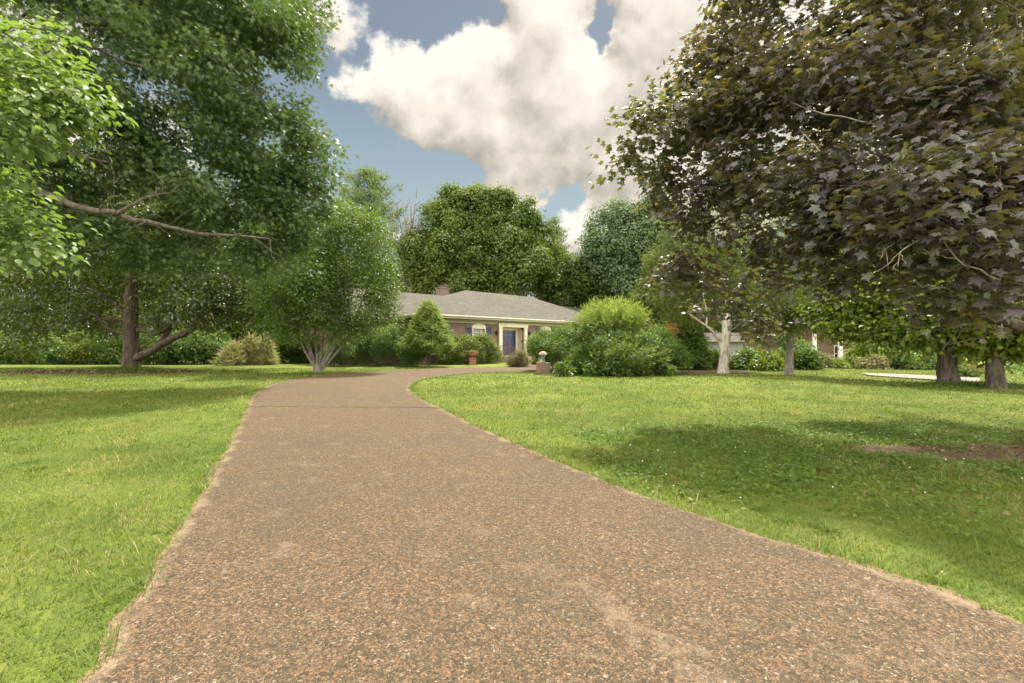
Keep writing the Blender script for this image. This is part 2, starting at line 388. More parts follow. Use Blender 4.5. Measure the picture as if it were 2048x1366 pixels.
M['rust'] = foliage('dead_orange_needles', (.30, .12, .04), (.42, .20, .08), None, .2, (1.2, 1, .6), .7, .1, 3)
M['grass'] = foliage('grass_blade', (.070, .115, .018), (.142, .175, .034), (.30, .25, .11), .36, (1.2, 1.3, .4), .55, .2, 1.1)
M['dry'] = foliage('dry_grass_blade', (.26, .20, .10), (.36, .30, .16), None, .3, (1.2, 1.1, .6), .6, .2, 3)
M['clover'] = foliage('clover_leaf', (.060, .115, .020), (.120, .175, .030), None, .3, (1.3, 1.5, .4), .55, .2, 1.5)
M['litter'] = foliage('fallen_leaf', (.085, .055, .03), (.17, .12, .07), None, .1, (1.1, 1, .7), .7, .2, 5)
M['bark_dark'] = bark('dark_bark', (.045, .035, .026), (.12, .10, .075), 5)
M['bark_grey'] = bark('grey_bark', (.12, .105, .085), (.26, .235, .20), 5)
M['bark_oak'] = bark('brown_grey_bark', (.045, .038, .028), (.12, .105, .082), 5)
M['bark_pale'] = bark('pale_stripped_bark', (.22, .19, .155), (.48, .43, .36), 4)
M['twig'] = bark('pale_twig', (.20, .17, .13), (.34, .30, .24), 6)
M['white_paint'] = plain('cream_paint', (.60, .55, .42), .5, .06)
M['gutter'] = plain('weathered_gutter', (.50, .47, .40), .55, .25, 6)
M['soffit'] = plain('soffit_paint', (.36, .33, .24), .7, .1)
M['navy'] = plain('navy_paint', (.018, .030, .060), .35, .12, 5, .5)
M['blue'] = plain('blue_door_paint', (.006, .016, .060), .3, .12, 4, .6)
M['curtain'] = plain('pale_curtain', (.50, .48, .42), .8, .18, 9)
M['stone'] = plain('cream_stone', (.42, .35, .26), .85, .2, 5)
M['iron'] = plain('rusty_pink_iron', (.26, .11, .09), .6, .3, 30)
M['black'] = plain('black_iron', (.025, .025, .025), .4, .1)
M['metal_cap'] = plain('chimney_metal', (.10, .10, .095), .5, .1, 3, .5, .5)
M['terra'] = plain('terracotta', (.27, .12, .075), .8, .25, 12)
M['bluegrey'] = plain('glazed_blue_ceramic', (.10, .16, .17), .3, .25, 9, .6)
M['shed'] = plain('pale_grey_siding', (.20, .205, .19), .7, .06)
M['white'] = plain('white_column_paint', (.78, .74, .68), .6, .04)
M['car'] = plain('silver_car_paint', (.42, .44, .46), .25, .03, 2, .6, .4)
M['tyre'] = plain('black_rubber', (.02, .02, .02), .8, .1)
m, N, out = mat('window_glass'); bsdf(N, out, (.03, .035, .035), .05, .8); M['glass'] = m

def brickmat(name, c1, c2, mortar, sx=1.0, bw=.215, bh=.075, ms=.010):
    m, N, out = mat(name); tc = N.new('ShaderNodeTexCoord'); s = N.new('ShaderNodeSeparateXYZ'); N.l.new(tc.outputs['Object'], s.inputs[0])
    c = N.new('ShaderNodeCombineXYZ'); N.put(c.inputs[0], N.math('ADD', s.outputs[0], s.outputs[1])); N.put(c.inputs[1], s.outputs[2])
    b = N.new('ShaderNodeTexBrick'); N.l.new(c.outputs[0], b.inputs['Vector']); b.inputs['Scale'].default_value = 1
    b.inputs['Brick Width'].default_value = bw; b.inputs['Row Height'].default_value = bh; b.inputs['Mortar Size'].default_value = ms; b.inputs['Bias'].default_value = -.1
    b.inputs['Color1'].default_value = (*c1, 1); b.inputs['Color2'].default_value = (*c2, 1); b.inputs['Mortar'].default_value = (*mortar, 1)
    n = N.noise(tc.outputs['Object'], 1.2, 6, .7)
    col = N.mix(N.sstep(n, .25, .8, 0, .5), b.outputs[0], tuple(x*.55 for x in c1))
    n3 = N.noise(c.outputs[0], 9, 2, .5); col = N.mix(N.sstep(n3, .45, .7, 0, .45), col, tuple(min(1, x*1.7) for x in c2))
    bsdf(N, out, col, .9, .15, b.outputs['Fac'], -.4, .006); return m
M['brick'] = brickmat('red_brown_brick', (.175, .105, .078), (.110, .072, .058), (.26, .225, .18))
M['brick_pier'] = brickmat('pier_brick', (.21, .125, .09), (.15, .10, .08), (.25, .21, .16))
def roofmat():
    m, N, out = mat('grey_brown_shingles'); tc = N.new('ShaderNodeTexCoord'); s = N.new('ShaderNodeSeparateXYZ'); N.l.new(tc.outputs['Object'], s.inputs[0])
    c = N.new('ShaderNodeCombineXYZ'); N.put(c.inputs[0], N.math('ADD', s.outputs[0], N.math('MULTIPLY', s.outputs[1], .4))); N.put(c.inputs[1], N.math('MULTIPLY', s.outputs[2], 2.1))
    b = N.new('ShaderNodeTexBrick'); N.l.new(c.outputs[0], b.inputs['Vector']); b.inputs['Scale'].default_value = 1
    b.inputs['Brick Width'].default_value = .33; b.inputs['Row Height'].default_value = .16; b.inputs['Mortar Size'].default_value = .014; b.inputs['Bias'].default_value = 0
    b.inputs['Color1'].default_value = (.112, .107, .084, 1); b.inputs['Color2'].default_value = (.078, .074, .060, 1); b.inputs['Mortar'].default_value = (.040, .038, .032, 1)
    rowz = N.noise(N.vmath('MULTIPLY', tc.outputs['Object'], (.6, .6, 9)), 1., 2, .5); n = N.noise(tc.outputs['Object'], .5, 6, .7); n2 = N.noise(c.outputs[0], 5, 3, .6)
    col = N.mix(N.sstep(n, .35, .7, 0, .55), b.outputs[0], (.10, .096, .08)); col = N.mix(N.sstep(n2, .5, .75, 0, .5), col, (.19, .18, .145)); col = N.mix(N.sstep(rowz, .42, .62, 0, .55), col, (.075, .070, .058))
    bsdf(N, out, col, .95, .1, b.outputs['Fac'], -.5, .02); return m
M['roof'] = roofmat()

def groundmat():
    m, N, out = mat('lawn_soil_and_turf'); pos = N.new('ShaderNodeTexCoord').outputs['Object']
    a = N.noise(pos, .22, 5, .6); b = N.noise(pos, 1.3, 6, .65); c = N.noise(pos, 22, 5, .7); d_ = N.noise(pos, 90, 3, .7)
    col = N.mix(N.sstep(a, .35, .65), (.075, .115, .017), (.140, .175, .030))
    col = N.mix(N.sstep(b, .4, .75, 0, .55), col, (.19, .19, .055))
    col = N.mix(N.sstep(c, .5, .75, 0, .5), col, (.06, .10, .018))
    col = N.mix(N.sstep(d_, .5, .8, 0, .5), col, (.20, .19, .08))
    s = N.new('ShaderNodeSeparateXYZ'); N.l.new(pos, s.inputs[0])
    def patch(cx, cy, rx, ry, wob=.5):
        u = N.math('DIVIDE', N.math('SUBTRACT', s.outputs[0], cx), rx); v = N.math('DIVIDE', N.math('SUBTRACT', s.outputs[1], cy), ry)
        r = N.math('SQRT', N.math('ADD', N.math('MULTIPLY', u, u), N.math('MULTIPLY', v, v)))
        return N.math('ADD', r, N.math('MULTIPLY_ADD', b, wob*2, -wob))
    soil = N.mix(c, (.055, .034, .020), (.15, .10, .065))
    for p in DIRT: col = N.mix(N.sstep(patch(*p), 1.05, .8), col, soil)
    h = N.math('ADD', N.math('MULTIPLY', c, .6), N.math('MULTIPLY', d_, .4))
    bsdf(N, out, col, .95, .1, h, .8, .05); return m
DIRT = [(7.6, 6.1, 2.3, .75), (5.4, 6.4, .9, .28), (-21.0, 23.6, 5.2, 1.7), (-33, 34, 12, 1.2), (16.3, 15.8, 3, 1.2)]
M['ground'] = groundmat()
def drivemat():
    m, N, out = mat('exposed_pebble_concrete'); tc = N.new('ShaderNodeTexCoord'); pos = tc.outputs['Object']
    wv = N.vmath('ADD', pos, N.vmath('SCALE', N.noise(pos, 30, 2, .5, 0, 'Color'), scale=.012))
    def vor(scale, feat, rnd=1):
        v = N.new('ShaderNodeTexVoronoi', feature=feat, voronoi_dimensions='2D'); N.put(v.inputs['Vector'], wv); v.inputs['Scale'].default_value = scale; v.inputs['Randomness'].default_value = rnd; return v
    v1 = vor(62, 'F1'); ve = vor(62, 'DISTANCE_TO_EDGE'); v2 = vor(120, 'F1'); v2e = vor(120, 'DISTANCE_TO_EDGE')
    r1 = N.new('ShaderNodeSeparateColor'); N.l.new(v1.outputs['Color'], r1.inputs[0]); r2 = N.new('ShaderNodeSeparateColor'); N.l.new(v2.outputs['Color'], r2.inputs[0])
    peb = N.ramp(r1.outputs[0], [(0, (.050, .033, .018)), (.35, (.098, .064, .032)), (.6, (.150, .097, .047)), (.8, (.205, .108, .042)), (.96, (.22, .16, .10)), (1, (.30, .25, .18))])
    sml = N.ramp(r2.outputs[0], [(0, (.036, .025, .014)), (.5, (.098, .066, .034)), (.9, (.175, .120, .062)), (1, (.27, .21, .14))])
    gap = (.022, .015, .009)
    sml = N.mix(N.sstep(v2e.outputs[0], .02, .10), gap, sml)
    isb = N.math('MULTIPLY', N.math('GREATER_THAN', r1.outputs[1], .38), N.sstep(ve.outputs[0], .05, .13))
    col = N.mix(isb, sml, peb)
    big = N.noise(pos, .55, 5, .6); med = N.noise(pos, 2.6, 5, .65)
    col = N.mix(N.sstep(big, .42, .72, 0, .35), col, (.065, .050, .038))
    col = N.mix(N.sstep(med, .55, .8, 0, .5), col, (.25, .185, .12))
    st = N.noise(pos, 6, 6, .7, .6); col = N.mix(N.sstep(st, .62, .78, 0, .6), col, (.26, .195, .12))
    sandc = N.mix(N.noise(pos, 80, 3, .7), (.13, .09, .05), (.38, .29, .18))
    ea = N.new('ShaderNodeAttribute', attribute_name='edge').outputs['Fac']
    ef = N.math('SUBTRACT', N.math('ADD', ea, N.math('MULTIPLY_ADD', med, .6, -.28)), N.math('MULTIPLY', N.noise(pos, 18, 4, .7), .12))
    col = N.mix(N.sstep(ef, .07, -.07, 0, .8), col, sandc)
    col = N.mix(N.sstep(N.noise(pos, .9, 4, .6, .8), .50, .68, 0, .22), col, (.06, .045, .034))
    # worn streak where sand and straw collect along the crown of the slab
    sp = N.new('ShaderNodeSeparateXYZ'); N.l.new(pos, sp.inputs[0])
    ln_ = N.math('ABSOLUTE', N.math('SUBTRACT', sp.outputs[0], N.math('MULTIPLY_ADD', sp.outputs[1], -.62, 2.12)))
    sk = N.math('MULTIPLY', N.sstep(N.math('ADD', ln_, N.math('MULTIPLY_ADD', st, 1.6, -.78)), .16, -.12), N.sstep(sp.outputs[1], 3.3, 2.5))
    col = N.mix(N.math('MULTIPLY', sk, .42), col, sandc)
    h = N.math('ADD', N.math('MULTIPLY', isb, N.sstep(ve.outputs[0], 0, .35, 0, 1)), N.math('MULTIPLY', N.sstep(v2e.outputs[0], 0, .3), .45))
    bsdf(N, out, col, .75, .3, h, .9, .007); return m
M['drive'] = drivemat()
def soilmat():
    m, N, out = mat('sandy_edge_soil'); pos = N.new('ShaderNodeTexCoord').outputs['Object']
    c = N.noise(pos, 60, 6, .75); d_ = N.noise(pos, 4, 5, .6)
    col = N.mix(N.sstep(c, .35, .7), (.12, .08, .045), (.30, .22, .135)); col = N.mix(N.sstep(d_, .4, .7, 0, .5), col, (.14, .09, .055))
    bsdf(N, out, col, .95, .1, c, .8, .01); return m
M['soil'] = soilmat()
M['concrete'] = plain('pale_concrete', (.21, .19, .16), .85, .12, 1)
exec_parts = []
# ================================================================== GROUND
ax = np.unique(np.concatenate([np.arange(-60, 101, 1.), np.array([-900,-600,-400,-250,-160,-110,-80,120,150,200,300,450,650,900])]))
ay = np.unique(np.concatenate([np.arange(-5, 111, 1.), np.array([-80,-40,-15,125,150,200,300,450,650,1000,1500])]))
GX, GY = np.meshgrid(ax, ay); GZ = ground(GX, GY)
V = np.stack([GX, GY, GZ], -1).reshape(-1, 3); idx = np.arange(len(V)).reshape(GX.shape)
F = np.stack([idx[:-1, :-1], idx[:-1, 1:], idx[1:, 1:], idx[1:, :-1]], -1).reshape(-1, 4)
tag(npmesh('ground', V, F.ravel(), np.full(len(F), 4), M['ground'], smooth=True), kind='structure')

def resample(pts, n):
    p = np.array(pts, float); d = np.r_[0, np.cumsum(np.linalg.norm(np.diff(p, axis=0), axis=1))]
    # smooth with Catmull-Rom then even spacing
    q = []
    for i in range(len(p)-1):
        p0, p1, p2, p3 = p[max(i-1, 0)], p[i], p[i+1], p[min(i+2, len(p)-1)]
        for t in np.linspace(0, 1, 12, endpoint=False):
            q.append(.5*((2*p1)+(-p0+p2)*t+(2*p0-5*p1+4*p2-p3)*t*t+(-p0+3*p1-3*p2+p3)*t**3))
    q.append(p[-1]); q = np.array(q); d = np.r_[0, np.cumsum(np.linalg.norm(np.diff(q, axis=0), axis=1))]
    s = np.linspace(0, d[-1], n); return np.stack([np.interp(s, d, q[:, 0]), np.interp(s, d, q[:, 1])], 1)
def strip(name, Lp, Rp, z, m, n=12, **k):
    t = np.linspace(0, 1, n)[None, :, None]; t = t-.13*np.sin(2*math.pi*t); P = Lp[:, None, :]*(1-t)+Rp[:, None, :]*t
    Z = ground(P[..., 0], P[..., 1])+z; V = np.concatenate([P, Z[..., None]], 2).reshape(-1, 3)
    idx = np.arange(len(V)).reshape(P.shape[:2]); F = np.stack([idx[:-1, :-1], idx[:-1, 1:], idx[1:, 1:], idx[1:, :-1]], -1).reshape(-1, 4)
    wd = np.linalg.norm(Rp-Lp, axis=1)[:, None]; ed = np.minimum(t[0, :, 0][None], 1-t[0, :, 0][None])*wd
    return tag(npmesh(name, V, F.ravel(), np.full(len(F), 4), m, pattrs={'edge': ed.ravel()}), **k)
Lpx = [(190,1366),(240,1270),(300,1170),(345,1090),(390,1020),(430,955),(460,893),(484,845),(498,812),(508,792),(530,776),(575,762),(640,752),(720,745.5),(800,741),(880,738),(960,735.5),(1030,734),(1110,733.5),(1200,734.5),(1300,737),(1400,740),(1500,743)]
Rpx = [(2300,1366),(2048,1258),(1800,1168),(1600,1105),(1400,1040),(1250,982),(1100,922),(1000,878),(925,842),(878,818),(845,802),(824,788),(818,778),(828,766),(858,757),(905,750.5),(965,746),(1030,744.5),(1110,745),(1200,745.5),(1300,746.2),(1400,747),(1500,748)]
Ld = [(-2.05, -3.0), (-2.0, .5)]+[Gp(*p) for p in Lpx]; Rd = [(6.5, -3.), (4.6, .2)]+[Gp(*p) for p in Rpx]
NL = 260; LD = resample(Ld, NL); RD = resample(Rd, NL)
# slab edges are a little ragged
LD[:, 0] += rng.normal(size=NL)*.012; RD[:, 0] += rng.normal(size=NL)*.012
# cut the slab at the expansion joint
J0 = np.array(Gp(496, 816)); J1 = np.array(Gp(876, 817))
i0 = int(np.argmin(((LD-J0)**2).sum(1))); i1 = int(np.argmin(((RD-J1)**2).sum(1)))
A_L = resample(LD[:i0+1], 120); A_R = resample(RD[:i1+1], 120); B_L = resample(LD[i0:], 160); B_R = resample(RD[i1:], 160)
strip('driveway', A_L, A_R, .022, M['drive'], 30, kind='structure')
B_L[0] += nrm(B_L[1]-B_L[0])*.05; B_R[0] += nrm(B_R[1]-B_R[0])*.05
strip('driveway', B_L, B_R, .022, M['drive'], 30, kind='structure')
def offs(P, d):
    t = nrm(np.gradient(P, axis=0)); return P+np.stack([-t[:, 1], t[:, 0]], 1)*(d if np.isscalar(d) else d[:, None])
wl = .02+.07*np.abs(np.convolve(rng.normal(size=NL), np.ones(5)/5, 'same'))
LW = offs(LD, wl); RW = offs(RD, -wl*1.1)
strip('soil_verge', LW, RW, .008, M['soil'], 24, kind='structure')
DRV = np.concatenate([LD, RD[::-1]])
LI = offs(LD, -.03); RI = offs(RD, .035); DRVI = np.concatenate([LI, RI[::-1]])
def inpoly(x, y, P):
    ins = np.zeros(len(x), bool); n = len(P); j = n-1
    for i in range(n):
        c = ((P[i, 1] > y) != (P[j, 1] > y)) & (x < (P[j, 0]-P[i, 0])*(y-P[i, 1])/(P[j, 1]-P[i, 1]+1e-12)+P[i, 0]); ins ^= c; j = i
    return ins
# walk to the steps
wa = resample([(-.30, 28.2), (.1, 30.5), (1.1, 33.), (2.05, 35.1)], 20); wb = resample([(1.6, 28.2), (1.9, 30.3), (2.7, 32.), (3.9, 33.8)], 20)
strip('path', wa, wb, .034, M['drive'], 4, kind='structure')
# the neighbour's concrete drive
na = np.array([Gp(1725, 747.5), Gp(1800, 750), Gp(1880, 754), Gp(1960, 758)]); nb = np.array([Gp(1735, 752), Gp(1800, 757), Gp(1880, 762), Gp(1960, 766)])
strip('concrete_drive', resample(na, 30), resample(nb, 30), .05, M['concrete'], 6, kind='structure')

# ------------------------------------------------------------------ turf
def pts_rect(n, x0, x1, y0, y1): return rng.uniform(x0, x1, n), rng.uniform(y0, y1, n)
def vnoise(x, y, s, seed=0):
    r = np.random.default_rng(seed); G2 = r.random((64, 64)); u = x/s+17.3; v = y/s+9.1
    i = np.floor(u).astype(int); j = np.floor(v).astype(int); a = u-i; b = v-j; a = a*a*(3-2*a); b = b*b*(3-2*b)
    q = lambda p, t: G2[p % 64, t % 64]
    return (q(i, j)*(1-a)+q(i+1, j)*a)*(1-b)+(q(i, j+1)*(1-a)+q(i+1, j+1)*a)*b
def dirtmask(x, y):
    m = np.zeros(len(x), bool)
    for (cx, cy, rx, ry) in DIRT: m |= ((x-cx)/rx)**2+((y-cy)/ry)**2 < .75*(.5+vnoise(x, y, .5, 5))
    return m
def turf():
    C = []; S = []; T = []
    for (y0, y1, dens, h, w) in ((1.9, 4.2, 5200, .040, .0042), (4.2, 6.5, 3300, .042, .0055), (6.5, 10, 1500, .045, .008), (10, 16, 560, .05, .013), (16, 27, 150, .06, .026)):
        xm = y1*1.17+.5; n = int(dens*2*xm*(y1-y0)); x, y = pts_rect(n, -xm, xm, y0, y1)
        k = (np.abs(x) < y*1.17+.4) & ~inpoly(x, y, DRVI); x = x[k]; y = y[k]
        k = ~(dirtmask(x, y) & (rng.random(len(x)) < .93)); x = x[k]; y = y[k]
        thin = vnoise(x, y, .35, 1)*.6+vnoise(x, y, 1.1, 2)*.5
        k = rng.random(len(x)) < .35+thin; x = x[k]; y = y[k]; n = len(x)
        hh = h*(.5+rng.random(n))*(.6+.9*vnoise(x, y, .6, 3)); tall = rng.random(n) < .012; hh[tall] *= 2.4
        # strays fringing over the slab edge stay as they grow
        C.append(np.stack([x, y, ground(x, y)-.004], 1)); ww = w*(.6+.8*rng.random(n)); ww[tall] *= 1.7
        S.append(np.stack([ww, hh, hh], 1))
        T.append(np.clip(vnoise(x, y, .9, 4)*.55+rng.random(n)*.42, 0, .9)+(rng.random(n) < .10+.38*(vnoise(x, y, .7, 9) > .62))*.4)
    C = np.concatenate(C); S = np.concatenate(S); T = np.clip(np.concatenate(T), 0, 1); n = len(C)
    a = rng.random(n)*6.283; lean = .25+.75*rng.random(n)
    A = nrm(np.stack([np.cos(a)*lean, np.sin(a)*lean, np.ones(n)*.75], 1)); Nn = nrm(np.stack([-np.cos(a), -np.sin(a), lean], 1))
    print('blades', n)
    o = leaves('grass', C, -Nn, A, S, T_blade(), M['grass'], tone=T); tag(o, 'short mown lawn grass either side of the drive', 'grass', kind='stuff')
turf()
def tufts(name, spots, per, rad, h, w, mt, lab, cat='grass'):
    c = np.array(spots); i = rng.integers(0, len(c), per*len(c)); n = len(i)
    q = rng.normal(size=(n, 2))*rad*.5; x = c[i, 0]+q[:, 0]; y = c[i, 1]+q[:, 1]
    a = np.arctan2(q[:, 1], q[:, 0])+rng.normal(size=n)*.6; ln = .3+rng.random(n)
    C = np.stack([x, y, ground(x, y)+.005], 1); A = nrm(np.stack([np.cos(a)*ln, np.sin(a)*ln, np.ones(n)*.7], 1)); Nn = nrm(np.stack([np.cos(a), np.sin(a), -ln], 1))
    hh = h*(.5+rng.random(n)); ww = w*(.7+.6*rng.random(n))
    return tag(leaves(name, C, Nn, A, np.stack([ww, hh, hh], 1), T_blade(), mt), lab, cat, kind='stuff')
# weeds: coarse crab-grass rosettes scattered in the near lawn
sp = []
while len(sp) < 230:
    x, y = rng.uniform(-9, 10), rng.uniform(2.1, 10)**1.0
    if not inpoly(np.array([x]), np.array([y]), DRV)[0]: sp.append((x, y))
tufts('crab_grass', sp, 16, .07, .085, .011, M['grass'], 'coarse light green crab grass tufts scattered through the near lawn')
# dry tufts along the joint and the slab edges
t = rng.random(60)[:, None]; js = J0*(1-t)+J1*t; js = js[(vnoise(js[:, 0]*3, js[:, 1], .8, 3) > .38)]
jt = [tuple(q) for q in js]
tufts('joint_grass', jt, 26, .10, .045, .007, M['grass'], 'thin grass growing in the joint across the drive')
ed = [tuple(LW[i]) for i in rng.integers(0, 200, 150)]+[tuple(RW[i]) for i in rng.integers(0, 200, 190)]
tufts('verge_grass', ed, 26, .10, .075, .006, M['grass'], 'ragged grass creeping over both edges of the drive')
dr = [tuple(LD[i]) for i in rng.integers(10, 160, 60)]+[tuple(RD[i]) for i in rng.integers(10, 180, 80)]
tufts('dry_grass', dr+[(.72+rng.normal()*.05, 2.36+rng.normal()*.05), (.62, 2.7), (.35, 3.0), (-1.62, 2.33)]+[(.6+rng.normal()*.25, 2.7+rng.normal()*.25) for _ in range(9)], 20, .05, .025, .003, M['dry'], 'dry straw coloured grass clippings along the drive edges')
# broad-leaved clover / ground ivy in the shade on the right
n = 46000; x, y = pts_rect(n, 1.0, 13, 3.4, 11)
f = vnoise(x, y, 1.3, 21)*.6+vnoise(x, y, .45, 22)*.4-((x-7.3)/6.2)**2*.42-((y-5.9)/2.4)**2*.3+.12
k = (rng.random(n) < np.clip(f*3-.2, 0, 1)) & ~inpoly(x, y, DRV) & ~(dirtmask(x, y) & (rng.random(n) < .85)); x = x[k]; y = y[k]; n = len(x)
C = np.stack([x, y, ground(x, y)+.03+.04*rng.random(n)], 1); Nn = nrm(np.array([0, 0, 1.])+rng.normal(size=(n, 3))*.3); A = rng.normal(size=(n, 3))
tag(leaves('clover', C, Nn, A, .018+.026*rng.random(n), T_round(), M['clover'], tone=vnoise(x, y, 1, 8)*.5+rng.random(n)*.4), 'dark green clover and ground ivy spreading in the maple shade', 'ground cover', kind='stuff')
n = 140; x, y = pts_rect(n, 1.2, 8, 4.2, 8); k = ~inpoly(x, y, DRV); x = x[k]; y = y[k]; n = len(x)
tag(leaves('clover_flowers', np.stack([x, y, np.full(n, .07)], 1), nrm(np.array([0, 0, 1.])+rng.normal(size=(n, 3))*.3), rng.normal(size=(n, 3)), np.full(n, .013), T_round(), M['white']), 'tiny white clover flowers dotted in the right lawn', 'flowers', kind='stuff')
# fallen leaves: under the magnolia and a few on lawn and drive
n = 2600; a = rng.random(n)*6.283; r = np.sqrt(rng.random(n)); x = -20.9+5.0*r*np.cos(a); y = 23.4+1.7*r*np.sin(a)
x = np.r_[x, rng.uniform(3.2, 11, 110), rng.normal(7.6, 1.2, 260)]; y = np.r_[y, rng.uniform(2.2, 12, 110), rng.normal(6.2, .45, 260)]; n = len(x)
C = np.stack([x, y, ground(x, y)+.035+.01*rng.random(n)], 1)
sc_ = np.where(np.arange(n) < 2600, .13, .055)*(.6+.6*rng.random(n))
tag(leaves('leaf_litter', C, nrm(np.array([0, 0, 1.])+rng.normal(size=(n, 3))*.4), rng.normal(size=(n, 3)), sc_, T_oval(.55), M['litter']), 'brown fallen leaves under the magnolia and scattered on the lawn', 'fallen leaves', kind='stuff')
# dark liriope round the magnolia's foot and under the right-hand trees
def liriope(name, cx, cy, rx, ry, n, lab, h=.3, mt='dark'):
    a = rng.random(n)*6.283; r = np.sqrt(rng.random(n)); x = cx+rx*r*np.cos(a); y = cy+ry*r*np.sin(a); b = rng.random(n)*6.283; ln = .2+rng.random(n)
    C = np.stack([x, y, ground(x, y)], 1); A = nrm(np.stack([np.cos(b)*ln, np.sin(b)*ln, np.ones(n)], 1)); Nn = nrm(np.stack([np.cos(b), np.sin(b), -ln], 1)); hh = h*(.4+.8*rng.random(n))*(1.2-r)
    tag(leaves(name, C, Nn, A, np.stack([np.full(n, .03), hh, hh], 1), T_blade(), M[mt]), lab, 'ground cover', kind='stuff')
liriope('liriope', -20.6, 24.3, 3.0, .9, 3600, 'dark grassy ground cover round the foot of the magnolia trunk', .42, 'yew')
liriope('ivy_bed', 15.9, 15.9, 3.1, .9, 5200, 'low dark ivy bed round the two trunks on the right', .26, 'yew')

# ================================================================== HOUSE
HA = math.atan2(.694, .72)
house = empty('brick_house', (-6.04, 30.9, 0), HA, label='long single storey brown brick ranch house with grey shingle hip roof and blue double door', cat='house')
def Hw(s, b, z=0):
    c, n_ = math.cos(HA), math.sin(HA); return (-6.04+s*c-b*n_, 30.9+s*n_+b*c, z)
def wallbox(mb, s0, s1, z0, z1, y0, y1, ops):
    xs = sorted({s0, s1, *[v for o in ops for v in o[:2]]})
    for a, b in zip(xs[:-1], xs[1:]):
        m_ = (a+b)/2; o = [q for q in ops if q[0] < m_ < q[1]]
        if not o: mb.box(a, b, y0, y1, z0, z1)
        else:
            q = o[0]
            if q[2] > z0: mb.box(a, b, y0, y1, z0, q[2])
            if q[3] < z1: mb.box(a, b, y0, y1, q[3], z1)
WB = .75; ZE = 3.54; ZS = 3.12        # main wall plane, eave top, soffit height
wins = [(.95, 2.35), (4.87, 6.22), (12.62, 13.97), (16.4, 17.75)]
ops = [(a, b, .75, 2.68) for a, b in wins]+[(7.9, 10.45, .0, 2.80)]
mb = MB(); wallbox(mb, .1, 22.6, 0, ZS, WB, WB+.28, ops)
mb.box(.1, .38, WB+.28, 9.5, 0, ZS); mb.box(22.32, 22.6, WB+.28, 9.5, 0, ZS)
wallbox(mb, -4.0, .1, 0, 3.0, 4.1, 4.38, [(-1.9, -.6, .9, 2.55)]); mb.box(-4.0, -3.72, 4.38, 12, 0, 3.0)
wallbox(mb, 22.6, 39, -2.9, 3.0, 4.1, 4.38, [(26, 27.6, .9, 2.55), (31, 32.6, .9, 2.55)]); mb.box(38.72, 39, 4.38, 12, -2.9, 3.0); mb.box(-3.72, 38.72, 11.72, 12, -1.5, 3.0)
mb.build('wall', M['brick'], house)
# roofs
def hip(mb, x0, x1, y0, y1, ze, rx0, rx1, ry, zr, th=.05):
    e = [(x0,y0,ze),(x1,y0,ze),(x1,y1,ze),(x0,y1,ze)]; r0 = (rx0, ry, zr); r1 = (rx1, ry, zr)
    mb.poly([e[0], e[1], r1, r0]); mb.poly([e[1], e[2], r1]); mb.poly([e[2], e[3], r0, r1]); mb.poly([e[3], e[0], r0])
    mb.poly([(p[0], p[1], p[2]-th) for p in reversed(e)])
    for a, b in zip(e, e[1:]+e[:1]): mb.poly([(a[0],a[1],a[2]-th), (b[0],b[1],b[2]-th), b, a])
mb = MB(); hip(mb, -.5, 23.2, 0, 10, ZE, 7.57, 15.7, 5, 6.10)
roof = mb.build('roof', M['roof'], house)
mb = MB(); hip(mb, -4.6, 39.6, 3.5, 12.6, 3.30, -1.6, 35.5, 8.05, 5.84)
roof2 = mb.build('roof', M['roof'], house)
m2 = MB().box(.62, .92, 5.3, 5.6, 4.38, 4.62); m2.build('roof_vent', M['metal_cap'], roof2); 
# gutters, fascia, soffits (each a run under its eave)
def eave(x0, x1, y, z, yw, zs, deep):
    mb = MB(); mb.prism([(x0, y-.11, z-.02), (x0, y-.13, z-.10), (x0, y-.06, z-.15), (x0, y+.0, z-.15), (x0, y+.0, z-.02)], (x1-x0, 0, 0)); mb.build('gutter', M['gutter'], house)
    mb = MB(); mb.box(x0+.02, x1-.02, y+.004, y+.05, z-.25, z-.055); mb.box(x0+.02, x1-.02, y+.052, yw-.004, z-.27, z-.25+.004)
    if deep: mb.box(x0+.5, x1-.5, yw-.10, yw-.003, zs-.12, z-.274); mb.box(x0+.45, x1-.45, yw-.16, yw-.103, z-.34, z-.275)
    mb.build('fascia', M['soffit'], house)
eave(-.5, 23.2, 0, ZE, WB, ZS, True); eave(-4.6, -.55, 3.5, 3.30, 4.1, 3.0, False); eave(23.25, 39.6, 3.5, 3.30, 4.1, 3.0, False)
mb = MB(); mb.box(-.61, -.50, -.1, 3.4, ZE-.15, ZE-.02); mb.box(-.49, -.44, .06, 9.9, ZE-.25, ZE-.055); mb.box(-.438, .095, .06, 9.9, ZE-.27, ZE-.246); mb.build('gutter', M['gutter'], house)
mb = MB(); mb.box(23.2, 23.31, -.1, 3.4, ZE-.15, ZE-.02); mb.box(22.605, 23.14, .06, 9.9, ZE-.27, ZE-.246); mb.build('gutter', M['gutter'], house)
# chimney
mb = MB(); mb.box(7.55, 8.55, 8.7, 9.5, 4.4, 6.62); mb.box(7.49, 8.61, 8.64, 9.56, 6.623, 6.72); ch = mb.build('chimney', M['brick'], house)
mb = MB(); mb.box(7.75, 8.35, 8.85, 9.35, 6.722, 6.83); mb.box(7.68, 8.42, 8.78, 9.42, 6.90, 6.95)
for x in (7.78, 8.28):
    for y in (8.88, 9.28): mb.box(x, x+.04, y, y+.04, 6.832, 6.90)
mb.build('chimney_cap', M['metal_cap'], ch)
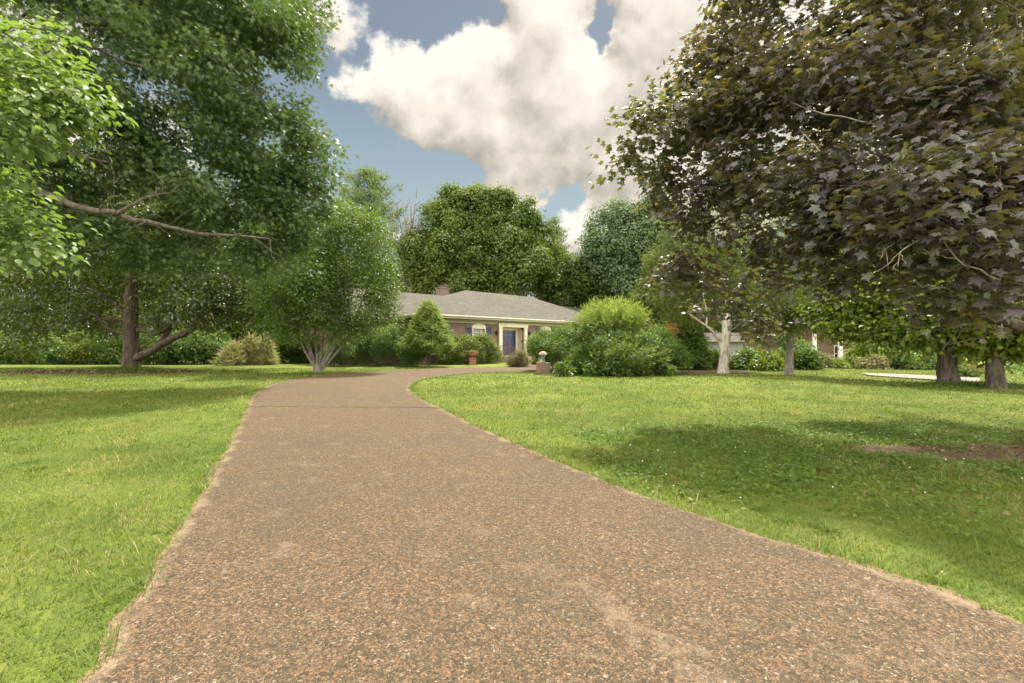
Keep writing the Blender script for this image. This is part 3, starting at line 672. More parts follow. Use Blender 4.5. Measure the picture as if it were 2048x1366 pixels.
# windows
def window(a, b, z0, z1, yf, arch=True, shutters=True):
    w = MB(); t = .07
    w.box(a+.004, a+t, yf-.03, yf+.12, z0+.004, z1-.004); w.box(b-t, b-.004, yf-.03, yf+.12, z0+.004, z1-.004)
    w.box(a+t+.001, b-t-.001, yf-.027, yf+.12, z0+.004, z0+t); w.box(a+t+.001, b-t-.001, yf-.027, yf+.12, z1-t, z1-.004)
    zm = (z0+z1)/2; w.box(a+t+.001, b-t-.001, yf+.02, yf+.08, zm-.025, zm+.025)
    if arch:
        n_ = 14; pts = [(a-.03, yf-.03, z1+.002)]+[((a+b)/2-math.cos(math.pi*i/n_)*(b-a+.06)/2, yf-.03, z1+.06+math.sin(math.pi*i/n_)*.26) for i in range(n_+1)]+[(b+.03, yf-.03, z1+.002)]
        w.prism(pts, (0, .027, 0))
    wo_ = w.build('window', M['white_paint'], house)
    MB().box(a+t, b-t, yf+.055, yf+.062, z0+t, z1-t).build('pane', M['glass_w'], wo_)
    mu = MB(); c = (a+b)/2
    for x in (a+t+(b-a-2*t)*i/3 for i in (1, 2)): mu.box(x-.011, x+.011, yf+.035, yf+.052, z0+t, z1-t)
    for i in (1, 2, 4, 5): z = z0+t+(z1-z0-2*t)*i/6; mu.box(a+t, b-t, yf+.036, yf+.050, z-.010, z+.010)
    mu.build('glazing_bars', M['white_paint'], wo_)
    # drawn curtain behind the glass, gathered in folds
    xs = np.linspace(a+t, b-t, 40); ys = yf+.14+.02*np.sin(xs*38)
    m_ = MB()
    for i in range(39): m_.poly([(xs[i], ys[i], z0+t), (xs[i+1], ys[i+1], z0+t), (xs[i+1], ys[i+1], z1-t), (xs[i], ys[i], z1-t)])
    m_.build('curtain', M['curtain'], wo_)
    s_ = MB().box(a-.06, b+.06, yf-.09, yf-.034, z0-.08, z0-.004); s_.build('sill', M['white_paint'], wo_)
    if shutters:
        for x0, x1 in ((a-.60, a-.05), (b+.05, b+.60)):
            s = MB(); zt = z1+.14; y = yf-.045
            s.box(x0, x0+.06, y, y+.04, z0, zt); s.box(x1-.06, x1, y, y+.04, z0, zt)
            for z in (z0, (z0+zt)/2-.04, zt-.08): s.box(x0+.061, x1-.061, y, y+.04, z, z+.08)
            nz = 22
            for i in range(nz):
                z = z0+.09+(zt-z0-.2)*i/nz
                s.prism([(x0+.061, y+.006, z), (x0+.061, y+.034, z+.05), (x0+.061, y+.034, z+.058), (x0+.061, y+.006, z+.008)], (x1-x0-.122, 0, 0))
            s.build('shutter', M['navy'], house)
m, N, out = mat('clear_window_glass')
gl = N.new('ShaderNodeBsdfGlossy'); gl.inputs[1].default_value = .03; tr = N.new('ShaderNodeBsdfTransparent'); tr.inputs[0].default_value = (.9, .93, .92, 1)
mx = N.new('ShaderNodeMixShader'); mx.inputs[0].default_value = .16; N.l.new(tr.outputs[0], mx.inputs[1]); N.l.new(gl.outputs[0], mx.inputs[2]); N.l.new(mx.outputs[0], out.inputs[0]); M['glass_w'] = m
for a, b in wins: window(a, b, .75, 2.68, WB)
for a, b in ((-1.9, -.6), (26, 27.6), (31, 32.6)): window(a, b, .9, 2.55, 4.1, False)
# soldier course over arches + base water-table
for a, b in wins: MB().box(a-.06, b+.06, WB-.045, WB-.003, .58, .665).build('sill_course', M['brick'], house)
# entrance surround: two posts, lintel with cap, recess lining
mb = MB(); y = WB
mb.box(7.56, 7.90, y-.16, y-.003, .0, 2.80); mb.box(10.45, 10.79, y-.16, y-.003, .0, 2.80)
mb.box(7.53, 7.93, y-.19, y-.003, .451, .62); mb.box(10.42, 10.82, y-.19, y-.003, .451, .62)
mb.box(7.50, 10.85, y-.18, y-.003, 2.802, 3.06); mb.box(7.44, 10.91, y-.235, y-.003, 3.062, 3.115)
mb.build('door_surround', M['white_paint'], house)
mb = MB(); mb.box(7.85, 7.898, y, y+.68, .0, 2.80); mb.box(10.452, 10.50, y, y+.68, .0, 2.80); mb.box(7.90, 10.45, y, y+.68, 2.802, 2.85)
mb.box(7.90, 8.20, y+.62, y+.68, .45, 2.798); mb.box(10.16, 10.45, y+.62, y+.68, .45, 2.798); mb.box(8.20, 10.16, y+.62, y+.68, 2.56, 2.798)
mb.box(8.17, 8.23, y+.585, y+.618, .45, 2.60); mb.box(10.13, 10.19, y+.585, y+.618, .45, 2.60); mb.box(8.17, 10.19, y+.583, y+.618, 2.601, 2.66)
for x in (10.425,):
    for z0, z1 in ((.75, 1.55), (1.7, 2.6)): mb.box(x+.005, x+.0245, y+.12, y+.5, z0, z1)
mb.build('entrance_recess', M['white_paint'], house)
for x0, x1 in ((8.24, 9.175), (9.185, 10.12)):
    d_ = MB().box(x0, x1, y+.60, y+.645, .47, 2.55)
    w = (x1-x0)
    for zz0, zz1 in ((.58, 1.12), (1.22, 1.46), (1.58, 2.12), (2.22, 2.46)):
        for u0, u1 in ((.10, .46), (.54, .90)):
            a, b = x0+w*u0, x0+w*u1
            d_.box(a, b, y+.588, y+.599, zz0, zz0+.03); d_.box(a, b, y+.588, y+.599, zz1-.03, zz1); d_.box(a, a+.03, y+.5885, y+.599, zz0+.031, zz1-.031); d_.box(b-.03, b, y+.5885, y+.599, zz0+.031, zz1-.031)
            d_.box(a+.06, b-.06, y+.585, y+.599, zz0+.06, zz1-.06)
    dd = d_.build('door', M['blue'], house, bevel=.004)
    hx = x1-.06 if x0 < 9 else x0+.06
    MB().lathe([(.0, -.0), (.028, .0), (.032, .02), (.02, .05), (0, .055)], (hx, y+.56, 1.40), 12).box(hx-.02, hx+.02, y+.57, y+.586, 1.34, 1.52).build('door_handle', M['iron'], dd)
MB().box(7.90, 10.45, y-.0, y+.60, .0, .449).build('threshold', M['stone'], house)
# steps
mb = MB(); mb.box(7.3, 11.05, y-1.55, y-.20, -.02, .44); mb.box(7.5, 10.85, y-1.92, y-1.553, -.02, .29); mb.box(7.5, 10.85, y-2.28, y-1.923, -.02, .145)
mb.build('steps', M['stone'], house, bevel=.015)
def rail(x):
    r = MB(); h = .86
    r.tube([(x, y-.28, .44), (x, y-.28, .44+h)], .02, 6); r.tube([(x, y-1.45, .44), (x, y-1.45, .44+h)], .02, 6); r.tube([(x, y-2.15, .0), (x, y-2.15, .28+h*.85)], .02, 6)
    for dz in (h-.02, .12): r.tube([(x, y-.28, .44+dz), (x, y-1.45, .44+dz)], .016, 6); r.tube([(x, y-1.45, .44+dz), (x, y-2.15, (.26 if dz > .5 else .0)+dz)], .016, 6)
    for i in range(1, 9): yy = y-.28-1.17*i/9; r.tube([(x, yy, .56), (x, yy, .44+h)], .009, 5)
    for i in range(1, 5): f = i/5; yy = y-1.45-.7*f; r.tube([(x, yy, .56-.44*f), (x, yy, .44+h-.18*f)], .009, 5)
    r.build('handrail', M['iron'], house)
rail(7.5); rail(10.9)
for x in (7.30, 11.05):
    l = MB(); l.box(x-.05, x+.05, y-.03, y-.003, 2.25, 2.45); l.box(x-.015, x+.015, y-.16, y-.032, 2.40, 2.43); l.lathe([(.04, -.20), (.075, -.16), (.095, .06), (.10, .07), (.05, .14), (.02, .20)], (x, y-.17, 2.32), 8)
    wl_ = l.build('wall_lantern', M['black'], house)
# ------------------------------------------------------------------ neighbour's house, outbuilding
nb_x, nb_y = Gp(1640, 744); nz = float(ground(nb_x, nb_y))
nx0, ny0 = 34.5, 52.0; nz = float(ground(36, 51))
nh = empty('neighbour_house', (nx0, ny0, nz), R(12), label='brick neighbour house with white columns half hidden behind the big leafed trees at right', cat='house')
mb = MB(); wallbox(mb, -6, 12, 0, 5.2, 0, .3, [(-4, -2.6, 1, 2.9), (-.7, .7, 0, 2.4), (2.8, 4.2, 1, 2.9), (7, 8.4, 1, 2.9)]); mb.box(-6, -5.7, .3, 9, 0, 5.2); mb.box(11.7, 12, .3, 9, 0, 5.2); mb.build('wall', M['brick_pier'], nh)
mb = MB(); hip(mb, -6.6, 12.6, -2.6, 9.6, 5.25, -2, 8, 3.5, 8.2); mb.build('roof', M['roof'], nh)
for a, b in ((-4, -2.6), (2.8, 4.2), (7, 8.4)):
    f_ = MB().box(a+.003, a+.08, .0, .1, 1.003, 2.897).box(b-.08, b-.003, .0, .1, 1.003, 2.897).box(a+.081, b-.081, .0, .1, 1.003, 1.08).box(a+.081, b-.081, 0, .1, 2.82, 2.897).box(a+.081, b-.081, .02, .08, 1.93, 1.98).build('window', M['white'], nh)
    MB().box(a+.08, b-.08, .05, .06, 1.08, 2.82).build('pane', M['glass'], f_)
MB().box(-.68, .68, .1, .16, .02, 2.38).build('door', M['navy'], nh)
for x in (-5.5, -2.2, 1.2, 4.6, 8.0, 11.3): MB().lathe([(.34, 0), (.34, .18), (.25, .25), (.23, 2.5), (.20, 4.75), (.27, 4.85), (.32, 5.0), (.32, 5.19)], (x, -2.2, 0), 16).build('column', M['white'], nh, smooth=True)
sx, sy = 19.6, 42.; sz = float(ground(sx, sy))
sh = empty('outbuilding', (sx, sy, sz), R(-8), label='pale grey low outbuilding glimpsed behind the bare trunked juniper', cat='outbuilding')
mb = MB().box(-1.5, 1.6, 0, 4, -.2, 2.1); mb.build('wall', M['shed'], sh)
mb = MB().prism([(-1.8, -.4, 2.05), (-1.8, 2, 2.9), (-1.8, 4.4, 2.05), (-1.8, 4.4, 1.97), (-1.8, 2, 2.8), (-1.8, -.4, 1.97)], (3.7, 0, 0)); mb.build('roof', M['roof'], sh)

# ------------------------------------------------------------------ yard ornaments
px_, py_ = Gp(1086, 748.5)
p = empty('brick_pillar', (px_, py_, 0), R(20), label='short square brick pillar at the edge of the drive by the big bush', cat='pillar')
MB().box(-.25, .25, -.25, .25, -.05, .50).build('shaft', M['brick_pier'], p, bevel=.006); MB().box(-.27, .27, -.27, .27, .502, .565).build('cap', M['brick_pier'], p, bevel=.01)
tag(MB().lathe([(.0, .0), (.12, .0), (.12, .03), (.07, .06), (.055, .12), (.10, .19), (.115, .25), (.09, .31), (.05, .34), (.0, .345)], (0, 0, 0), 20).build('garden_lantern', M['bluegrey'], None, True), 'small blue ceramic garden lantern with mushroom cap standing on the brick pillar', 'ornament')
lan = bpy.data.objects['garden_lantern']; lan.location = (px_, py_, .567)
MB().lathe([(.0, .33), (.19, .335), (.215, .37), (.19, .44), (.12, .51), (.0, .545)], (0, 0, 0), 20, .03).build('mushroom_cap', plain('mottled_cream_cap', (.30, .23, .17), .8, .6, 22), lan, True)
ux, uy = Gp(944.5, 730)
u = empty('planter_urn', (ux, uy, 0), R(15), label='terracotta handled urn on a square pedestal in front of the foundation bush', cat='planter')
MB().box(-.23, .23, -.23, .23, -.03, .38).box(-.27, .27, -.27, .27, .382, .44).box(-.2, .2, -.2, .2, .442, .47).build('pedestal', M['terra'], u, bevel=.01)
MB().lathe([(.0, .47), (.13, .47), (.13, .50), (.06, .54), (.06, .58), (.18, .63), (.27, .70), (.30, .76), (.28, .80), (.36, .86), (.37, .89), (.33, .89), (.27, .82), (0, .80)], (0, 0, 0), 24).build('bowl', M['terra'], u, True)
for s in (-1, 1): MB().tube([(s*.27, 0, .70), (s*.36, 0, .72), (s*.43, 0, .80), (s*.42, 0, .90), (s*.35, 0, .90)], .022, 6).build('handle', M['terra'], u, True)
n = 260; C = np.stack([rng.normal(size=n)*.13, rng.normal(size=n)*.13, .86+rng.random(n)*.12], 1)
leaves('plant', C+np.array([ux, uy, 0]), nrm(rng.normal(size=(n, 3))+[0, 0, 1]), rng.normal(size=(n, 3)), .05+.05*rng.random(n), T_oval(.6), M['yellow'], u)
# parked car far right
cx, cy = 67.6, 59.5; cz = float(ground(cx, cy))
car = empty('parked_car', (cx, cy, cz), R(96), label='silver sport utility vehicle parked far off at the right edge of the view', cat='car')
prof = [(-2.3, .45), (-2.35, .95), (-2.15, 1.1), (-1.95, 1.68), (.45, 1.72), (1.15, 1.15), (2.15, 1.0), (2.35, .8), (2.3, .45)]
MB().prism([(x, -.92, z) for x, z in prof], (0, 1.84, 0)).build('body', M['car'], car, bevel=.06)
for s in (-1, 1):
    yy = -.935 if s < 0 else .925
    MB().prism([(-1.85, yy, 1.12), (-1.78, yy, 1.6), (.35, yy, 1.63), (.95, yy, 1.15)], (0, .01, 0)).build('side_window', M['glass'], car)
    for x in (-1.45, 1.45):
        w = MB(); w.lathe([(.0, -.11), (.30, -.11), (.36, -.06), (.36, .06), (.30, .11), (0, .11)], (0, 0, 0), 20); w.v = [(a+x, c+s*.85, b+.36) for a, b, c in w.v]
        wo2 = w.build('wheel', M['tyre'], car); h = MB().lathe([(0, -.125), (.2, -.125), (.2, .125), (0, .125)], (0, 0, 0), 12); h.v = [(a+x, c+s*.85, b+.36) for a, b, c in h.v]; h.build('rim', M['metal_cap'], wo2)
# ================================================================== TREES AND SHRUBS
def tree(name, label, cat, trunk, lobes, n, per, spread, size, tmpl, mt, bk, group=None, ex=(10, .42), r0=.05, sub=4, tw=0, up=.25, flat=.5, lo=.5, fill=.15,
         ori={}, start=.35, stretch=1.3, w=1., rtip=.25, nol=False):
    b = trunk[0]; root = empty(name, (b[0], b[1], b[2]), label=label, cat=cat, group=group)
    LB = expand(lobes, ex[0], ex[1], up, .76, ex[2] if len(ex) > 2 else None) if ex else lobes
    P, O, i = shell(LB, n, lo, up)
    if fill:
        P2, O2, _ = shell([(l[0], l[1], l[2], l[3]*.75, l[4]) for l in lobes], int(n*fill), .1, 0); P = np.concatenate([P, P2]); O = np.concatenate([O, O2])
    rr = spread*(.6+.8*rng.random(len(P)))
    C, OO, Q, ci = sprays(P, O, per, rr, flat, stretch); Nn, A = orient(OO, Q, **ori)
    ct = rng.random(len(P))[ci]; S = size*(.6+.7*rng.random(len(C)))
    k = C[:, 2] > ground(C[:, 0], C[:, 1])+.02; C, Nn, A, S, ct = C[k], Nn[k], A[k], S[k], ct[k]
    S3 = np.stack([S*w, S, S], 1)
    leaves('crown', C, Nn, A, S3, tmpl, M[mt], root, tone=np.clip(ct*.6+rng.random(len(C))*.4, 0, 1))
    if not nol:
        tubes('trunk', limbs(trunk, lobes, r0, P[rng.choice(len(P), min(tw, len(P)), replace=False)] if tw else None, sub, start, rtip=rtip), M[bk], root)
    return root
def col_trunk(x, y, h, r, lean=(0, 0), n=6, flare=1.5, z=None):
    z0 = float(ground(x, y))-.05 if z is None else z; out = []
    for i in range(n):
        t = i/(n-1); out.append((x+lean[0]*t+rng.normal()*.04*h*.1, y+lean[1]*t, z0+h*t, r*(1-.55*t)*(1+(flare-1)*max(0, 1-t*n*1.2))))
    return out

# ---- the great pin oak whose crown fills the upper left
lb = [L(*q) for q in ((60,20,12,200),(250,40,13,200),(420,40,14,170),(500,130,14,115),(330,230,13.5,170),(120,240,12.5,170),(545,60,15,55),(520,300,15,120),(430,400,14.5,130),(250,390,14,140),
     (80,390,12.5,120),(620,325,15.5,58),(560,420,16,90),(570,520,16.5,60),(450,500,15.5,80),(330,500,15,70),(60,-180,13,200),(300,-180,14.5,220),(480,-120,15,160),(150,-400,14,240),(400,-380,15,200),(600,410,16,50),(200,500,15,60))]
lb += [(-19, 12, 9, 3., .8), (-20, 15, 11, 3., .8), (-13, 17, 14, 3., .8), (-20, 10, 7, 2.6, .8)]
TRUNK_OAK = [(-16.8, 13.8, -.1, .62), (-16.75, 13.8, .5, .48), (-16.7, 13.8, 3, .42), (-16.5, 13.9, 6, .36), (-16.3, 14, 10, .25), (-16.0, 14.2, 14, .12)]
oak = tree('pin_oak', 'huge dark green pin oak whose leafy crown fills the upper left above the lawn', 'tree', TRUNK_OAK, lb, 14500, 11, .34, .19, T_oak(), 'oak', 'bark_oak',
           ex=(17, .30, .5), r0=.055, sub=5, tw=3500, fill=.03, lo=.15, ori=dict(up=.5, out=.6, rnd=.5, droop=.25), w=1.2)
def bigbranch(root, pts, r0, r1, mt, n=16, wig=.03, sp=2, sl=.9):
    p = np.array(pts, float); s = np.linspace(0, 1, len(p)); t = np.linspace(0, 1, n); P = np.stack([np.interp(t, s, p[:, i]) for i in range(3)], 1)
    P[1:-1] = (P[:-2]+P[1:-1]*2+P[2:])/4; P[1:-1] += rng.normal(size=(n-2, 3))*wig; Bt = [(P[None], np.linspace(r0, r1, n)[None], 9)]
    e = []
    for j in range(3, n):
        for _ in range(sp):
            d = nrm(rng.normal(size=3)+nrm(p[-1]-p[0])*.9+np.array([0, 0, -.1])); ln = sl*(.3+rng.random()); q = bez(P[j], P[j]+d*ln*.5+rng.normal(size=3)*.12*ln, P[j]+d*ln+rng.normal(size=3)*.15*ln, 5); q[1:-1] += rng.normal(size=(3, 3))*.03*ln; e.append(q)
    Bt.append((np.array(e), np.tile(np.linspace(min(.012, r0*.5), .002, 5), (len(e), 1)), 4)); return tubes('branch', Bt, M[mt], root)
def Lp(px, py, d): return L(px, py, d, 0)[:3]
bigbranch(oak, [(-16.6, 13.6, 3.6), Lp(-40, 350, 12.6), Lp(60, 375, 11.6), Lp(140, 412, 11.2), Lp(230, 425, 11), Lp(330, 455, 11.2), Lp(430, 468, 11.6), Lp(540, 478, 12.2)], .12, .02, 'bark_oak', 22)
bigbranch(oak, [Lp(235, 427, 11), Lp(270, 405, 11), Lp(300, 393, 11.2), Lp(340, 385, 11.8)], .05, .012, 'bark_oak', 8, .01)
bigbranch(oak, [(-16.4, 13.6, 6), Lp(30, 270, 11.5), Lp(120, 305, 11), Lp(220, 325, 11.3)], .06, .015, 'bark_oak', 12)
bigbranch(oak, [(-16.4, 13.8, 9), Lp(120, 60, 12), Lp(260, 130, 11.8), Lp(400, 165, 12.4), Lp(520, 190, 13)], .06, .012, 'bark_oak', 16)

# ---- flowering dogwood: pale leaves hanging in from the left edge
lb = [L(*q) for q in ((10,150,4.4,105),(60,120,4.6,60),(110,185,4.6,62),(150,215,4.7,45),(195,232,4.8,30),(60,230,4.4,70),(10,260,4.2,60),(110,245,4.6,40),(120,80,4.8,20),(0,350,4.2,30),
     (20,430,4.6,50),(75,475,4.7,48),(10,490,4.5,45),(125,492,4.8,18),(-120,150,4.4,120),(-120,330,4.4,120),(-80,460,4.5,80),(-250,200,4.6,150),(-260,60,4.8,150),(-330,350,4.6,140))]
dog = tree('dogwood', 'light green dogwood branches with drooping oval leaves reaching in at the left edge', 'tree', [(-7.4, 4.9, -.05, .15), (-7.35, 4.9, 1, .11), (-7.2, 4.85, 2.2, .08), (-7., 4.8, 3.4, .05)],
     lb, 1050, 8, .20, .086, T_oval(.62, .10), 'dogwood', 'bark_grey', ex=None, r0=.022, sub=5, tw=300, fill=.1, lo=.35, ori=dict(up=.9, out=.5, rnd=.35, droop=.6), stretch=1.)

# ---- purple Norway maple hanging over the right side
lb = [L(*q) for q in ((1560,80,8,150),(1425,170,8.3,75),(1400,130,8.4,48),(1335,295,8.2,78),(1300,330,8.4,48),(1480,300,8,140),(1650,190,7.3,170),(1425,430,8.2,85),(1345,440,8.4,50),(1385,550,8.5,40),(1350,545,8.6,30),
     (1570,430,7.3,130),(1570,540,7.8,60),(1740,330,6.4,150),(1850,130,6.6,170),(1980,300,5.4,150),(1700,480,6.6,100),(1850,480,5.4,120),(1980,500,4.8,110),(1890,400,5.0,110),(2030,420,4.7,120),(1900,240,5.8,120),(1790,440,5.6,100),(1650,590,7.8,28),(1900,590,5.4,60),
     (2040,550,5.0,70),(1480,595,8.4,28),(1400,612,8.6,26),(1520,655,8.4,22),(1700,10,8,140),(1980,0,6.3,170),(1780,590,6.4,26),(1500,0,8.4,70))]
lb += [(8.5, 7.2, 8.2, 1.9, .8), (6.3, 8, 8.0, 1.7, .8), (10, 8.2, 6.5, 2, .8), (10.6, 6, 5, 1.9, .8), (8, 9.6, 5.6, 1.7, .8)]
TRUNK_MAPLE = [(8.15, 6.3, -.1, .40), (8.12, 6.3, .25, .31), (8.1, 6.3, 1.5, .27), (8.0, 6.4, 2.6, .24), (7.9, 6.6, 4.2, .19), (7.9, 6.9, 6.5, .13), (7.9, 7.1, 9, .06)]
maple = tree('purple_maple', 'dark purple leaved maple whose low boughs overhang the lawn on the right', 'tree', TRUNK_MAPLE, lb, 4600, 10, .30, .100, T_maple(), 'maple', 'bark_grey',
     ex=(9, .36, .6), r0=.030, sub=3, tw=1500, fill=.08, flat=.55, ori=dict(up=.9, out=.35, rnd=.45, droop=.45), stretch=1.0, w=1.0)
bigbranch(maple, [(8.05, 6.35, 1.6), Lp(2035, 655, 6.1), Lp(1990, 635, 6.0), Lp(1930, 612, 6.1), Lp(1880, 590, 6.4), Lp(1800, 560, 7)], .10, .02, 'bark_dark', 14, .02)
bigbranch(maple, [(8.0, 6.4, 2.8), Lp(2080, 300, 6.3), Lp(1990, 170, 6.6), Lp(1955, 60, 6.8), Lp(1930, -60, 7)], .13, .06, 'bark_grey', 14, .02)
for q in (((1850,470,5),(1800,500,4.9),(1790,530,4.9)), ((1900,440,5),(1850,430,5),(1790,480,5.1),(1760,520,5.2)), ((1960,380,5),(1880,360,5),(1800,350,5.2)), ((2000,420,4.7),(2010,390,4.6),(1990,350,4.7)), ((1700,330,6),(1640,300,6.2),(1600,260,6.5)), ((2000,560,4.7),(1960,540,4.6),(1910,520,4.7),(1880,470,4.8)), ((1640,450,6.4),(1560,460,6.8),(1500,440,7.2)), ((1760,250,6.),(1650,230,6.2),(1560,190,6.8))):
    bigbranch(maple, [Lp(*a) for a in q], .011, .004, 'twig', 7, .012, 1, .25)

# ---- magnolia with the low sweeping limb
mx0, my0 = Gp(262, 741); 
lb = [L(*q) for q in ((40,600,26,90),(150,575,25,100),(280,560,24.5,90),(400,560,24.5,85),(470,600,24.6,60),(480,520,25,90),(120,490,26,120),(300,470,26,120),(430,430,26,110),(60,660,25,42),(20,480,27,120),(-80,590,27,110),(540,570,25.5,55),(150,640,24.6,40),(200,390,27,120),(420,620,24.2,48),(330,630,24.5,30),(220,600,28,100),(380,540,28.5,110))]
TM = [(mx0, my0, -.1, .50), (mx0, my0, .25, .42), (mx0+.02, my0, 1.2, .37), (mx0-.03, my0, 2.4, .34), (mx0+.03, my0, 4.2, .30), (mx0, my0, 7, .18), (mx0, my0, 9, .1)]
mag = tree('magnolia', 'broad dark magnolia on the left lawn with a low limb sweeping right from its trunk', 'tree', TM, lb, 6600, 8, .50, .21, T_oval(.5), 'magnolia', 'bark_dark', ex=(8, .42), r0=.045, sub=4, tw=700, fill=.15, ori=dict(up=.5, out=.4, rnd=.7, droop=.2), start=.3)
dm = my0
def limbm(q, r0, r1, n=14): return [np.array(Lp(*a)) for a in q], r0, r1
for q, r0_, r1_ in ((((268,716,dm),(290,708,dm-.2),(315,695,dm-.3),(335,680,dm-.4),(360,672,dm-.5),(380,662,dm-.5),(392,648,dm-.5),(398,630,dm-.4)), .24, .12),
                    (((318,694,dm-.3),(330,672,dm-.2),(340,655,dm),(352,630,dm),(365,600,dm)), .17, .09),
                    (((262,670,dm),(240,666,dm),(220,660,dm-.2),(205,648,dm-.3),(192,628,dm-.4)), .12, .06),
                    (((262,642,dm),(230,638,dm-.1),(190,642,dm-.2),(150,640,dm-.4),(120,648,dm-.5),(85,655,dm-.6)), .12, .04),
                    (((275,660,dm),(300,662,dm-.2),(315,668,dm-.3),(335,655,dm-.3),(350,640,dm-.2)), .14, .08),
                    (((258,640,dm),(235,610,dm),(200,585,dm),(160,570,dm)), .13, .06)):
    bigbranch(mag, [Lp(*a) for a in q], r0_, r1_, 'bark_dark', 14, .015)

# ---- multi-stemmed tree beside the drive
bx, by = Gp(636, 745)
root = empty('multi_stem_tree', (bx, by, 0), label='glossy green tree with many grey stems fanning from one base beside the drive', cat='tree')
lb = [L(*q) for q in ((560,600,23,62),(600,545,23,85),(690,510,23,80),(690,590,22.8,85),(748,560,23,42),(752,625,22.6,34),(640,620,22.8,60),(575,640,22.4,40),(650,470,24,50),(722,470,23.5,42),(540,560,24,50),(650,560,22,70),(735,650,22.6,20),(530,620,23.5,40),(770,600,22.8,24),(700,440,24,30),(610,665,22.3,22),(700,655,22.6,26))]
LBx = expand(lb, 11, .38, .1); P, O, _ = shell(LBx, 5000, .5, .15); P2, O2, _ = shell([(l[0],l[1],l[2],l[3]*.8,l[4]) for l in lb], 450, .1); P = np.concatenate([P, P2]); O = np.concatenate([O, O2])
C, OO, Q, ci = sprays(P, O, 9, .34*(.6+.8*rng.random(len(P))), .6, 1.3); Nn, A = orient(OO, Q, .6, .4, .6, .1)
S = .135*(.6+.7*rng.random(len(C))); leaves('crown', C, Nn, A, np.stack([S, S, S], 1), T_oval(.45), M['multi'], root, tone=np.clip(rng.random(len(P))[ci]*.6+rng.random(len(C))*.4, 0, 1))
B = []
for a, b, c in (((633,741),(610,706),(592,664)), ((634,739),(614,700),(606,656)), ((636,738),(632,700),(630,650)), ((637,738),(644,700),(650,648)), ((639,739),(656,706),(672,654)), ((641,740),(664,704),(688,656)), ((641,741),(670,712),(702,666)), ((634,740),(622,700),(600,640))):
    dz = rng.uniform(-.35, .35); p = bez(np.array(Lp(*a, by)), np.array(Lp(*b, by+dz)), np.array(Lp(*c, by+dz*1.6)), 8); B.append((p[None], np.linspace(.078, .045, 8)[None], 8))
    for _ in range(4):
        e = P[rng.integers(len(P))]; B.append((bez(p[-1], (p[-1]+e)/2+[0, 0, .2], e, 6)[None], np.linspace(.05, .012, 6)[None], 6))
B.append((np.array([[(bx, by, -.1), (bx, by, .08), (bx, by, .25), (bx, by, .42)]]), np.array([[.30, .26, .22, .12]]), 12))
tubes('trunk', B, M['bark_grey'], root)

# ---- conical hemlock at the house corner
def cone_tree(name, label, cat, x, y, h, r, z0, n, per, size, mt, bk, spread=.22, droop=.5, pw=.8, tmpl=None, w=.35, lump=.18, group=None, tr=.07, bulge=0):
    g0 = float(ground(x, y)); root = empty(name, (x, y, g0), label=label, cat=cat, group=group)
    t = 1-np.sqrt(rng.random(n)); ph = rng.random(n)*6.283
    q = r*((1-t)**pw)*(1+lump*np.sin(ph*5+t*17)+lump*.7*np.sin(ph*9-t*31))
    if bulge: q *= np.clip(.62+t*3.2, 0, 1)
    q *= np.clip(1-.35*rng.random(n)**2, 0, 1); z = g0+z0+(h-z0)*t
    P = np.stack([x+q*np.cos(ph), y+q*np.sin(ph), z], 1); O = np.stack([np.cos(ph), np.sin(ph), np.full(n, .25)], 1)
    C, OO, Q, ci = sprays(P, O, per, spread*(.6+.8*rng.random(n)), .35, 1.6); N_, A_ = orient(OO, Q, .8, .3, .4, droop)
    S = size*(.6+.8*rng.random(len(C))); leaves('crown', C, N_, A_, np.stack([S*w, S, S], 1), tmpl or T_quad(1), M[mt], root, tone=np.clip(rng.random(n)[ci]*.6+rng.random(len(C))*.4, 0, 1))
    B = [(np.array([[(x, y, g0-.05), (x+.02, y, g0+h*.3), (x, y+.02, g0+h*.6), (x, y, g0+h*.97)]]), np.array([[tr, tr*.8, tr*.45, tr*.1]]), 8)]
    k = rng.choice(n, min(n, 160), replace=False); e = P[k]; s0 = np.stack([np.full(len(k), x), np.full(len(k), y), np.maximum(e[:, 2]-.2*r, g0+.2)], 1)
    B.append((np.stack([s0, (s0+e)/2+[0, 0, .05], e], 1), np.tile([tr*.28, tr*.2, tr*.08], (len(k), 1)), 4)); tubes('trunk', B, M[bk], root); return root
cone_tree('conical_hemlock', 'yellow green conical hemlock standing at the front corner of the brick house', 'tree', -5.25, 28.6, 4.25, 1.55, .95, 4200, 9, .13, 'hemlock', 'bark_dark', .18, .3, .85, lump=.13, bulge=1)

